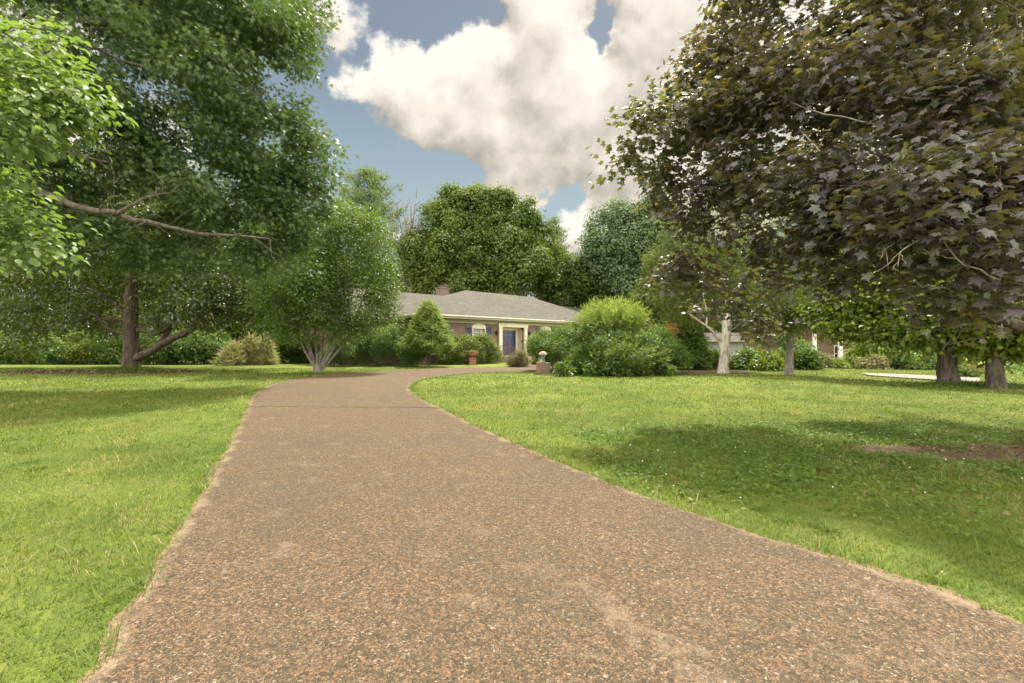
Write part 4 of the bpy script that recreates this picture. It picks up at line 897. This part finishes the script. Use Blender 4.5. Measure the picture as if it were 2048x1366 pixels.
# ---- shrubs
def shrub(name, label, lobes, n, per, size, mt, spread=.16, tmpl=None, w=1., ori={}, group=None, stems=24, ex=(12, .34), up=.3, cat='shrub', fill=.25):
    Lb = np.array(lobes); c = Lb[:, :2].mean(0); g0 = float(ground(*c)); root = empty(name, (c[0], c[1], g0), label=label, cat=cat, group=group)
    LX = expand(lobes, ex[0], ex[1], up, .68)
    P, O, _ = shell(LX, n, .6, up); P2, O2, _ = shell([(l[0],l[1],l[2],l[3]*.8,l[4]) for l in lobes], int(n*fill), .2, 0); P = np.concatenate([P, P2]); O = np.concatenate([O, O2])
    C, OO, Q, ci = sprays(P, O, per, spread*(.6+.8*rng.random(len(P))), .7, 1.2); N_, A_ = orient(OO, Q, **{**dict(up=.5, out=.5, rnd=.6, droop=-.1), **ori})
    ct = rng.random(len(P))[ci]; k = C[:, 2] > ground(C[:, 0], C[:, 1])+.015; C, N_, A_, ct = C[k], N_[k], A_[k], ct[k]
    S = size*(.6+.8*rng.random(len(C))); leaves('foliage', C, N_, A_, np.stack([S*w, S, S], 1), tmpl or T_oval(.55), M[mt], root, tone=np.clip(ct*.6+rng.random(len(C))*.4, 0, 1))
    k = rng.choice(len(P), stems); e = P[k]; s0 = e.copy(); s0[:, :2] = Lb[rng.integers(len(Lb), size=stems), :2]*.7+e[:, :2]*.3; s0[:, 2] = ground(s0[:, 0], s0[:, 1])-.03
    tubes('stems', [(np.stack([s0, s0*.4+e*.6+[0, 0, .1], e], 1), np.tile([.025, .018, .006], (stems, 1)), 5)], M['bark_dark'], root); return root
def SB(px, py, d, rx, sz=1.): return L(px, py, d, rx, sz)
shrub('foundation_bush', 'wide mounded green foundation bush below the shuttered window beside the entrance', [SB(903,702,32.2,27,.95),SB(932,698,32.6,29,.95),SB(962,700,33.2,28,.95),SB(982,706,33.5,22,1.),SB(892,712,31.6,16,1),SB(918,706,32.2,26,.9),SB(948,706,32.6,26,.9)], 4200, 8, .09, 'shrub', .17)
shrub('round_bush', 'small round bush with reddish leaves beside the front steps', [SB(1036,717,28.4,20,.85),SB(1026,722,28.3,13,.9),SB(1047,722,28.2,13,.9)], 1400, 8, .05, 'redbush', .1, ex=(14, .3))
shrub('edge_bush', 'large loose green shrub mass against the left wing between multi stem tree and hemlock', [SB(700,700,29.6,34,.9),SB(740,690,30,32,.95),SB(780,690,29.8,34,1.),SB(815,708,29.2,24,.8),SB(670,708,29.4,24,.85),SB(835,714,29,14,.8)], 4200, 8, .085, 'hedge', .18)
shrub('wing_shrub', 'taller pale green shrub rising in front of the left wing of the house', [SB(790,665,31,24,1.1),SB(800,650,31,12,1.2),SB(760,680,31,22,.9)], 1300, 8, .08, 'shrub', .18)
shrub('step_bush', 'small low green tuft to the right of the front steps', [SB(1066,722,31,8,1),SB(1072,724,31,6,1)], 160, 7, .06, 'shrub', .1)
# big island bush: yew mounds left and right, fountain of feathery bamboo-like sprays in the middle
shrub('left_yew', 'bushy dark green yew mound right behind the brick pillar', [SB(1112,700,24.0,46,.95),SB(1150,692,24,46,1.),SB(1180,706,23,44,1.),SB(1090,690,24.6,27,.9),SB(1165,722,21.8,28,1),SB(1140,715,22.6,30,1)], 4800, 9, .12, 'yew', .22, w=.5, tmpl=T_quad(.5), ori=dict(up=.3, out=.7, rnd=.4, droop=-1.0))
shrub('right_yew', 'bushy dark green yew mound at the right end of the island planting', [SB(1290,712,21.4,40,1.),SB(1328,704,22,42,1.),SB(1300,704,22,32,.9),SB(1348,712,21.8,26,1.),SB(1250,722,20.9,34,1)], 4600, 9, .12, 'yew', .22, w=.5, tmpl=T_quad(.5), ori=dict(up=.3, out=.7, rnd=.4, droop=-1.0))
shrub('middle_yew', 'dark green yew mound in the middle of the island planting below the feathery plume', [SB(1215,708,21.2,40,1.),SB(1250,704,21.4,38,1.),SB(1195,690,22,34,1.),SB(1232,722,20.8,30,1)], 4200, 9, .12, 'yew', .22, w=.5, tmpl=T_quad(.5), ori=dict(up=.3, out=.7, rnd=.4, droop=-1.0))
def fountain(name, label, cat, x, y, nst, h, spreadr, mt, leafsz, w, per=26, base=.45, arch=.35, dirb=(0, 0), stalk='bark_dark', z0=0, tmpl=None, rs=.008, splay=.25, jit=.38, rnd=.42, tp=.5):
    g0 = float(ground(x, y)); root = empty(name, (x, y, g0), label=label, cat=cat)
    a = rng.random(nst)*6.283; q = np.sqrt(rng.random(nst)); B0 = np.stack([x+base*q*np.cos(a), y+base*q*np.sin(a), np.full(nst, g0+z0)], 1)
    hh = h*(1-rnd*q**2)*(.7+.35*rng.random(nst)); o = spreadr*q*(.7+.5*rng.random(nst))
    E = B0+np.stack([np.cos(a)*o+dirb[0], np.sin(a)*o+dirb[1], hh], 1)
    Md = B0+np.stack([np.cos(a)*o*splay, np.sin(a)*o*splay, hh*(.62+arch*.5)], 1)
    P = np.stack([bez(B0[i], Md[i], E[i], 9) for i in range(nst)]); 
    t = rng.random((nst, per))**tp*8; i0 = np.minimum(t.astype(int), 7); fr = (t-i0)[..., None]; ii = np.arange(nst)[:, None]
    C = P[ii, i0]*(1-fr)+P[ii, i0+1]*fr; T = nrm(P[ii, i0+1]-P[ii, i0]); C = C.reshape(-1, 3); T = T.reshape(-1, 3)
    A_ = nrm(T+rng.normal(size=C.shape)*jit); N_ = nrm(rng.normal(size=C.shape)+[0, 0, .6]); S = leafsz*(.6+.8*rng.random(len(C)))
    leaves('foliage', C, N_, A_, np.stack([S*w, S, S], 1), tmpl or T_quad(1), M[mt], root, tone=np.clip(np.repeat(rng.random(nst), per)*.6+rng.random(len(C))*.4, 0, 1))
    tubes('stems', [(P, np.tile(np.linspace(rs, rs*.25, 9), (nst, 1)), 3)], M[stalk], root); return root
fx, fy = 4.85, 23.0
fountain('feathery_bush', 'tall feathery yellow green bush rising like a fountain above the island planting', 'shrub', fx+.2, fy, 520, 3.72, 1.38, 'feather', .26, .10, 62, .5, .15, splay=.3, jit=.22, rnd=.2)
fountain('trailing_bush', 'loose pale sprays arching forward from the middle of the island planting', 'shrub', 5.0, 20.9, 90, 1.9, 1.3, 'shrub', .22, .11, 40, .5, .2, dirb=(.45, -.25), splay=.6, jit=.25)
shrub('broadleaf_bush', 'broad leaved green bush with pale shoots at the front of the island planting', [SB(1205,722,20.6,24,1),SB(1225,700,21,26,1.),SB(1200,680,21.6,24,1),SB(1180,662,21.8,14,1)], 620, 7, .12, 'multi', .2)
for i, (px, d, lab) in enumerate(((1130, 20.5, 'leftmost low leafy shoot at the foot of the island bushes'), (1185, 20.4, 'second low leafy shoot at the foot of the island bushes'), (1245, 20.3, 'middle low leafy shoot at the foot of the island bushes'), (1290, 20.5, 'low leafy shoot at the foot of the right yew mound'), (1335, 20.7, 'rightmost low leafy shoot at the foot of the island bushes'))):
    shrub('leafy_shoot', lab, [SB(px, 741, d, 13, .9)], 60, 6, .15, 'multi', .16, group='leafy shoots at the foot of the island bushes', stems=6)
# dead orange conifer twigs sticking out behind the yew
root = empty('dead_branch', (7.2, 22.6, 0), label='orange dead conifer branch sticking up behind the right yew mound', cat='branch')
B = []; Ct = []
tips = [(1296,638),(1305,650),(1335,655),(1345,648),(1356,656),(1330,668),(1312,672),(1350,664),(1340,660),(1300,660)]
for tx, ty in tips:
    p = bez(np.array(Lp(1316, 690, 22.6)), np.array(Lp((tx+1312)/2, ty+18, 22.6)), np.array(Lp(tx, ty, 22.5)), 7); B.append((p[None], np.linspace(.035, .014, 7)[None], 5))
    for _ in range(9):
        s = p[rng.integers(2, 7)]; e = s+nrm(rng.normal(size=3)+[0, 0, .3])*.32; B.append((np.stack([s, (s+e)/2, e])[None], np.array([[.014, .012, .006]]), 4)); Ct.append(s*.5+e*.5); Ct.append(e)
tubes('twigs', B, M['rust'], root); Ct = np.repeat(np.array(Ct), 5, 0)+rng.normal(size=(len(Ct)*5, 3))*.05
leaves('needles', Ct, rng.normal(size=Ct.shape), rng.normal(size=Ct.shape), np.stack([np.full(len(Ct), .03), np.full(len(Ct), .11), np.full(len(Ct), .11)], 1), T_quad(1), M['rust'], root)
x, y, _ = Lp(1376, 700, 26); cone_tree('dark_cypress', 'dark green cypress standing between the right yew mound and the bare juniper', 'tree', x, y, 3.4, 1.05, .15, 2200, 9, .16, 'yew', 'bark_dark', .2, -.7, .7)
# ornamental grass clumps
for i, (px, py, h, sp, nst, lab) in enumerate(((468,730.5,1.5,1.5,100,'leftmost arching clump of straw coloured ornamental grass'), (500,729.5,2.2,.8,190,'middle and tallest clump of straw coloured ornamental grass'), (532,729.5,2.0,.7,150,'rightmost clump of straw coloured ornamental grass by the shaded wall'))):
    x, y = Gp(px, py); fountain('ornamental_grass', lab, 'ornamental grass', x, y, nst, h, sp*.5, 'straw', .5, .07, 20, .22, 1.1, tp=1.25, rnd=.95, tmpl=T_blade(), stalk='straw', splay=.35); bpy.data.objects[-1] if False else None
for o in bpy.data.objects:
    if o.name.startswith('ornamental_grass'): o['group'] = 'ornamental grass clumps'

# ---- hedge row along the left boundary, bush by bush
hp = [(-60,700,34,60,'yellow'),(20,698,33,42,'hedge'),(75,700,33,36,'yellow'),(125,705,32.5,32,'hedge'),(170,700,32.5,34,'yellow'),(215,702,32.4,32,'hedge'),(262,696,33,34,'hedge'),(310,700,32.5,32,'hedge'),(352,697,32.5,34,'hedge'),(395,699,32.5,32,'hedge'),(432,696,33,32,'hedge'),(50,675,36,45,'hedge'),(560,690,34,38,'dark'),(605,700,34,30,'dark')]
hl = ['yellowish hedge bush at the far left edge of the frame', 'green hedge bush just right of the left frame edge', 'yellow green hedge bush left of the fallen twigs', 'green hedge bush behind the pale fallen twigs', 'bright yellowish hedge bush left of the magnolia trunk', 'green hedge bush next left of the magnolia trunk', 'hedge bush directly behind the magnolia trunk', 'vine covered hedge bush under the first low magnolia limb', 'vine covered hedge bush under the fork of the sweeping limb', 'vine covered hedge bush under the tip of the sweeping limb', 'vine covered hedge bush left of the ornamental grass', 'taller hedge bush standing behind the row at far left', 'dark shaded bush between ornamental grass and multi stem tree', 'dark shaded bush directly behind the multi stem tree']
for (px, py, d, r, mt), lab in zip(hp, hl):
    shrub('hedge_bush', lab, [SB(px, py, d, r, .95), SB(px-12, py+10, d-.4, r*.6, .9), SB(px+14, py+8, d-.3, r*.6, .9)], 850, 7, .13, mt, .24, group='bushes of the left boundary hedge')
# pale twigs lying in front of the hedge
root = empty('fallen_branch', (*Gp(70, 727), 0), label='pale bare fallen branch lying in front of the hedge at far left', cat='branch'); B = []
x0, y0 = Gp(45, 727)
for k in range(12):
    a = rng.uniform(-.35, .35); ln = rng.uniform(.8, 2.2); s = np.array([x0+rng.normal()*.15, y0, .08]); e = s+[math.cos(a)*ln, math.sin(a)*ln*.5, rng.uniform(0, .55)]; B.append((bez(s, (s+e)/2+[0, 0, .25], e, 6)[None], np.linspace(.018, .004, 6)[None], 4))
tubes('twigs', B, M['twig'], root)

# ---- trees beyond the lawn
def bgtree(name, label, px, d, top, half, mt, trunkpx=None, per=8, n=3200, size=.24, bot=600, bk='bark_dark', group='trees beyond the house', lob=None, ex=(11, .38), flat=.6, tmpl=None, w=1., fillk=.3, **k):
    x = (px-1024)/FPX*d; g0 = float(ground(x, d)); H = (HY-top)/FPX*d+CAMZ; Rr = half/FPX*d
    lobes = [L(*q) for q in lob] if lob else None
    if lobes is None:
        zb = (HY-bot)/FPX*d+CAMZ; lobes = []
        nl = 7
        for j in range(nl):
            t = (j+.5)/nl; zz = zb+(H-zb)*t; wd = math.sin(math.pi*min(1, .25+.7*t))
            for m_ in range(3): a = rng.random()*6.28; lobes.append((x+Rr*.5*wd*math.cos(a), d+Rr*.5*wd*math.sin(a), zz-.1*(H-zb)*t, Rr*(.30+.25*wd), .85))
    tr = col_trunk(x, d, H*.8, Rr*.06+.12)
    return tree(name, label, 'tree', tr, lobes, int(n*1.35), per, .011*d, size, tmpl or T_quad(.75), mt, bk, group=group, ex=ex, r0=.10, sub=5, fill=fillk, flat=flat, w=w, ori=dict(up=.45, out=1.2, rnd=.28, droop=.1), **k)
bgtree('broad_maple', 'very broad rounded green tree rising directly behind the house roof', 970, 58, 382, 160, 'broad', n=11000, size=.31, fillk=.12,
    lob=[(865,455,58,46),(905,425,57,34),(948,412,57,32),(995,418,57,32),(1035,440,57,34),(1065,480,57,36),(1095,520,58,30),(930,470,55,38),(985,465,56,36),(1020,500,55,36),(850,510,57,42),(900,515,54,38),(955,525,54,38),(1050,545,54,42),(1095,570,57,30),(880,565,55,44),(838,560,58,34),(940,580,54,40),(1000,570,54,44),(905,398,58,20),(955,396,58,16),(1003,404,58,18)], ex=(14, .34))
def pine(name, label, px, d, top, half, nb, mt='pine', size=.42, lean=0):
    x = (px-1024)/FPX*d; g0 = float(ground(x, d)); H = (HY-top)/FPX*d+CAMZ; Rr = half/FPX*d
    root = empty(name, (x, d, g0), label=label, cat='tree', group=None)
    B = [(np.array([[(x, d, g0-.1), (x, d, H*.3), (x+.1, d, H*.7), (x, d, H*.985)]]), np.array([[.35, .3, .18, .03]]), 10)]; PP = []; OO = []
    for j in range(nb):
        t = (j+.5)/nb; t = .22+.78*t; z = H*t; ln = Rr*min(1, (1-t)*3.6+.08)*(.55+.6*rng.random()); a = j*2.4+rng.normal()*.4
        dr = np.array([math.cos(a), math.sin(a), .10+.9*t*t]); s0 = np.array([x, d, z-.05*ln]); e = s0+dr*ln; m_ = (s0+e)/2-[0, 0, .12*ln]; p = bez(s0, m_, e, 7)
        B.append((p[None], np.linspace(.07, .015, 7)[None], 5))
        for q in range(int(5+ln*3.2)):
            w = .25+.75*rng.random(); c = s0*(1-w)**2+2*m_*w*(1-w)+e*w*w; PP.append(c+rng.normal(size=3)*[.32*ln*(1.1-w)+.1, .32*ln*(1.1-w)+.1, .12]); OO.append(nrm(dr*[1, 1, .6]+rng.normal(size=3)*.3))
    P = np.array(PP); O = np.array(OO); C, O2, Q, ci = sprays(P, O, 16, .42, .6, 1.5); N_, A_ = orient(O2, Q, .5, .4, .6, -.5)
    S = size*(.6+.8*rng.random(len(C))); leaves('crown', C, N_, A_, np.stack([S*.26, S, S], 1), T_quad(1), M[mt], root, tone=np.clip(rng.random(len(P))[ci]*.6+rng.random(len(C))*.4, 0, 1))
    tubes('trunk', B, M['bark_dark'], root)
pine('white_pine', 'tall feathery pine rising left of the house behind the multi stem tree', 738, 62, 345, 80, 90)
pine('far_pine', 'slender dark conifer peeking over the right shoulder of the broad tree', 1108, 66, 442, 40, 50)
bgtree('left_backdrop_tree', 'small green tree filling the gap between the pine and the broad tree', 800, 60, 520, 36, 'broad', n=1300, size=.3, lob=[(800,550,60,30),(790,580,58,34),(825,575,59,30),(815,540,60,18),(770,560,60,30)])
bgtree('blue_green_elm', 'blue green round topped tree right of the broad tree beyond the house', 1240, 56, 420, 85, 'elm', n=4800, size=.3,
    lob=[(1255,470,56,52),(1210,480,56,45),(1295,490,56,50),(1230,530,55,60),(1290,550,55,60),(1190,520,56,40),(1320,440,56,36),(1300,415,56,22),(1240,590,55,50),(1330,530,56,50)], ex=(12, .38))
bgtree('middle_oak', 'mid green tree joining the broad tree to the blue green one above the right roof', 1165, 58, 500, 50, 'broad', n=2000, size=.3, lob=[(1150,540,58,36),(1180,550,57,40),(1145,580,57,34),(1175,590,57,38),(1120,590,57,28),(1215,590,57,34)])
# dead snag with bare limbs
root = empty('dead_snag', (*Lp(822, 0, 56)[:2], 0), label='leafless dead tree with bare upswept limbs left of the broad tree', cat='tree', group=None); B = []
P0 = [np.array(Lp(822, y_, 56)) for y_ in (735, 600, 520, 460, 412)]; B.append((np.array(P0)[None], np.array([[.4, .32, .24, .15, .06]]), 8))
for py0, tx, ty in ((600,786,470),(590,800,500),(560,785,440),(540,796,425),(520,806,415),(500,842,430),(480,812,405),(560,845,470),(620,790,545),(530,838,440),(470,832,398)):
    s = np.array(Lp(822, py0, 56)); e = np.array(Lp(tx, ty, 56+rng.normal()*2)); p = bez(s, np.array([e[0]*.75+s[0]*.25, s[1], s[2]*.6+e[2]*.4]), e, 8); B.append((p[None], np.linspace(.16, .045, 8)[None], 5))
    for _ in range(7):
        j = rng.integers(3, 8); q = p[j]+nrm(rng.normal(size=3)*.5+[0, 0, .8])*1.3; B.append((np.stack([p[j], (p[j]+q)/2+rng.normal(size=3)*.1, q])[None], np.array([[.05, .035, .02]]), 4))
tubes('trunk', B, M['bark_grey'], root)

# trees behind the magnolia, left
for i, (px, d, top, half, bot, mt, lab) in enumerate(((-60,46,430,130,680,'yellow','yellow green tree at the far left beyond the hedge'), (100,44,470,95,680,'dark','dark tree beyond the hedge left of the magnolia trunk'), (230,48,440,100,670,'yellow','bright yellow green tree glowing behind the magnolia crown'), (360,45,470,90,670,'hedge','green tree behind the right half of the magnolia'), (470,46,460,85,660,'dark','dark tree behind the ornamental grass'), (570,48,470,80,660,'hedge','green tree behind the left side of the multi stem tree'), (660,52,500,70,650,'broad','green tree behind the multi stem tree and the left wing'), (30,62,330,150,600,'broad','tall tree far behind the hedge at left'), (330,64,360,150,600,'broad','tall tree far behind the magnolia'), (560,66,420,110,600,'broad','tall tree far behind the oak crown edge'))):
    bgtree('backdrop_tree', lab, px, d, top, half, mt, n=1900, size=.3, bot=bot, group='trees beyond the left hedge')
# wispy eastern red cedar with the pale stripped trunk
jx, jy = Gp(1446, 747)
root = empty('juniper', (jx, jy, float(ground(jx, jy))), label='old juniper with pale stripped forked trunk and wispy olive foliage', cat='tree')
B = [(np.array([[Lp(1446,750,jy), Lp(1446,742,jy), Lp(1447,725,jy), Lp(1449,700,jy), Lp(1452,670,jy), Lp(1455,640,jy), Lp(1452,615,jy)]]), np.array([[.36, .27, .22, .21, .22, .22, .05]]), 14),
     (bez(np.array(Lp(1443, 700, jy)), np.array(Lp(1436, 668, jy)), np.array(Lp(1412, 652, jy-.2)), 8)[None], np.linspace(.10, .06, 8)[None], 8), (bez(np.array(Lp(1412, 652, jy-.2)), np.array(Lp(1395, 640, jy-.3)), np.array(Lp(1378, 628, jy-.4)), 6)[None], np.linspace(.06, .035, 6)[None], 7),
     (bez(np.array(Lp(1412, 652, jy-.2)), np.array(Lp(1418, 625, jy)), np.array(Lp(1405, 590, jy)), 6)[None], np.linspace(.045, .02, 6)[None], 6)]
for _ in range(30):
    s = np.array(Lp(1450, rng.uniform(600, 690), jy)); e = s+np.array([rng.normal()*.7, rng.normal()*.7, rng.uniform(-.3, .9)]); B.append((bez(s, (s+e)/2+[0, 0, .3], e, 6)[None], np.linspace(.02, .004, 6)[None], 5))
tubes('trunk', B, M['bark_pale'], root)
lb = [L(*q) for q in ((1360,560,24,45),(1420,520,24.5,60),(1340,600,24.5,30),(1440,570,24,50),(1400,600,24,40),(1480,600,24,40),(1380,480,25,50),(1440,450,25,50),(1500,520,24,50),(1330,530,25,30),(1500,640,23.5,28),(1370,640,24,22))]
P, O, _ = shell(expand(lb, 10, .45, .1), 3000, .4, .1); C, OO, Q, ci = sprays(P, O, 10, .4*(.6+.8*rng.random(len(P))), .8, 1.4); N_, A_ = orient(OO, Q, .4, .3, .8, -.2)
S = .17*(.6+.8*rng.random(len(C))); leaves('crown', C, N_, A_, np.stack([S*.22, S, S], 1), T_quad(1), M['wispy'], root, tone=np.clip(rng.random(len(P))[ci]*.6+rng.random(len(C))*.4, 0, 1))
# second straight-trunked cedar further right
x, y = Gp(1578, 750); root = empty('cedar', (x, y, float(ground(x, y))), label='cedar with a straight reddish brown trunk and grey green feathery boughs', cat='tree')
B = [(np.array([[Lp(1578,752,y), Lp(1578,735,y), Lp(1579,700,y), Lp(1580,640,y), Lp(1582,560,y)]]), np.array([[.22, .18, .16, .13, .07]]), 10)]
lb = [L(*q) for q in ((1560,650,y,30),(1590,640,y,32),(1545,680,y-.3,18),(1600,600,y,45),(1550,590,y,45),(1530,640,y,24),(1580,540,y,50))]
P, O, _ = shell(expand(lb, 10, .45, .1), 1500, .4, .1)
for k in range(60): e = P[rng.integers(len(P))]; s = np.array(Lp(1579, 690-rng.random()*90, y)); B.append((bez(s, (s+e)/2, e, 5)[None], np.linspace(.02, .005, 5)[None], 4))
tubes('trunk', B, M['bark_grey'], root); C, OO, Q, ci = sprays(P, O, 10, .35*(.6+.8*rng.random(len(P))), .6, 1.4); N_, A_ = orient(OO, Q, .5, .3, .7, .5)
S = .15*(.6+.8*rng.random(len(C))); leaves('crown', C, N_, A_, np.stack([S*.22, S, S], 1), T_quad(1), M['wispy'], root)
# dark trunk left of the juniper
x, y, _ = Lp(1400, 700, 27); root = tree('dark_cedar', 'dark trunked cedar just left of the pale juniper', 'tree', [(x, y, -.1, .30), (x, y, .3, .24), (x+.05, y, 1.6, .2), (x+.1, y, 3.2, .16), (x, y, 6, .08)], [L(*q) for q in ((1385,600,27,45),(1410,560,27,50),(1370,640,27,24),(1425,630,27.5,30))], 1300, 9, .4, .17, T_quad(1), 'wispy', 'bark_dark', r0=.05, w=.3)
# big-leaved trees at right: two trunks
for (px, py, r, lobs, lab) in ((1897, 770, .34, ((1800,640,17,70),(1870,630,16.5,70),(1735,632,18,46),(1680,640,19,36),(1850,668,16,28),(1775,672,17.5,30),(1925,640,16,42),(1820,580,17.5,70),(1720,600,18.5,60),(1900,560,17,70),(1640,620,20,30)), 'big leafed yellow green tree with a thick rough trunk at right behind the ivy bed'),
                               (1992, 776, .27, ((1990,640,15.5,70),(2050,650,15,60),(1965,665,15.3,26),(2030,675,15,28),(2040,590,15.5,70),(1970,570,16.5,70)), 'big leafed tree with the narrower trunk nearest the right edge')):
    x, y = Gp(px, py); z = float(ground(x, y)); lb = [L(*q) for q in lobs]
    tree('big_leafed_tree', lab, 'tree', [(x, y, z-.15, r*1.15), (x, y, z+.15, r*.95), (x-.05, y, z+.7, r*.8), (x-.03, y, z+1.5, r*.72), (x, y, z+3.5, r*.5), (x, y, z+6, r*.25)], lb, 2300, 8, .42, .21, T_oval(.55), 'yellow', 'bark_oak', group='big leafed trees at the right', ex=(8, .42), r0=.045, sub=4, tw=300, ori=dict(up=.5, out=.4, rnd=.6, droop=.2), start=.15)
# trees far right
for i, (px, d, top, half, bot, mt, lab) in enumerate(((1325,44,500,55,680,'wispy','olive wispy tree between the feathery bush and the juniper'), (1420,60,470,80,700,'wispy','olive wispy tree behind the juniper'), (1520,58,480,80,700,'broad','green tree behind the cedar on the right'), (1620,70,500,80,690,'yellow','yellow green tree left of the columned neighbour house'), (1730,75,470,110,660,'hedge','green tree above the columned neighbour house'), (1860,72,480,110,690,'yellow','yellow green tree behind the thick trunk at right'), (1980,70,470,120,700,'hedge','green tree behind the right edge trunk'), (2120,66,460,130,710,'broad','green tree beyond the right frame edge'), (1600,90,380,150,600,'broad','tall tree far behind the purple maple'), (1850,92,380,160,600,'broad','tall tree far behind the right boughs'))):
    bgtree('backdrop_tree', lab, px, d, top, half, mt, n=1800, size=.36, bot=bot, group='trees beyond the right lawn')
# low bushes on the right
rb = [(1592,705,47,34,'hedge','tall leafy bush in front of the left end of the columned house'),(1728,706,47,26,'yellow','tall yellow green bush between the middle columns'),(1795,708,49,34,'hedge','tall leafy bush hiding the right end of the columned house'),(1534,733,25,24,'yellow','clipped yellow green bush between juniper and cedar'),(1490,725,26,26,'hedge','dark green bush right behind the pale juniper trunk'),(1605,728,26,26,'dark','dark bush right of the cedar trunk'),(1640,730,44,22,'redbush','reddish bush left of the neighbour columns'),(1668,735,44,20,'yellow','yellow green bush between two white columns'),(1705,735,46,22,'hedge','rounded hedge in front of the columned house'),(1745,735,44,22,'redbush','brownish round bush right of the white column'),(1785,735,50,20,'hedge','bush beyond the concrete drive'),(1830,738,50,24,'dark','low clipped hedge beyond the concrete drive left part'),(1870,738,50,22,'dark','low clipped hedge beyond the concrete drive right part'),(1945,758,22,22,'redbush','small bush between the two thick trunks'),(1925,757,20,14,'dark','dark bush right against the thick trunk'),(2025,752,30,18,'hedge','round clipped bush right of the last trunk'),(2015,764,22,12,'shrub','little pale bush below the round clipped one'),(1425,722,27,22,'hedge','leafy bush left of the pale juniper trunk'),(1440,700,46,30,'hedge','bush in front of the pale outbuilding')]
for px, py, d, r, mt, lab in rb:
    shrub('garden_bush', lab, [SB(px, py, d, r, .85), SB(px-r*.5, py+r*.25, d-.3, r*.6, .8), SB(px+r*.5, py+r*.25, d-.2, r*.6, .8)], 520, 7, .006*d if d < 30 else .004*d+.05, mt, .012*d if d < 30 else .3, group='bushes on the right', stems=12)

# ---- far woods closing the view all round
n = 26000; a = rng.uniform(-1.25, 1.25, n); q = 120+60*rng.random(n); x = q*np.sin(a); y = q*np.cos(a); gz = ground(x, y)
top = 7+5*vnoise(x, y, 14, 31)+4*vnoise(x, y, 5, 32); z = gz+top*rng.random(n)**.7
C = np.stack([x, y, z], 1); tag(leaves('woods', C, nrm(rng.normal(size=(n, 3))+[0, -.5, .6]), rng.normal(size=(n, 3)), 1.1+rng.random(n)*1., T_quad(.9), M['broad']), 'distant belt of woods closing the view between the garden trees', 'woods', kind='stuff')
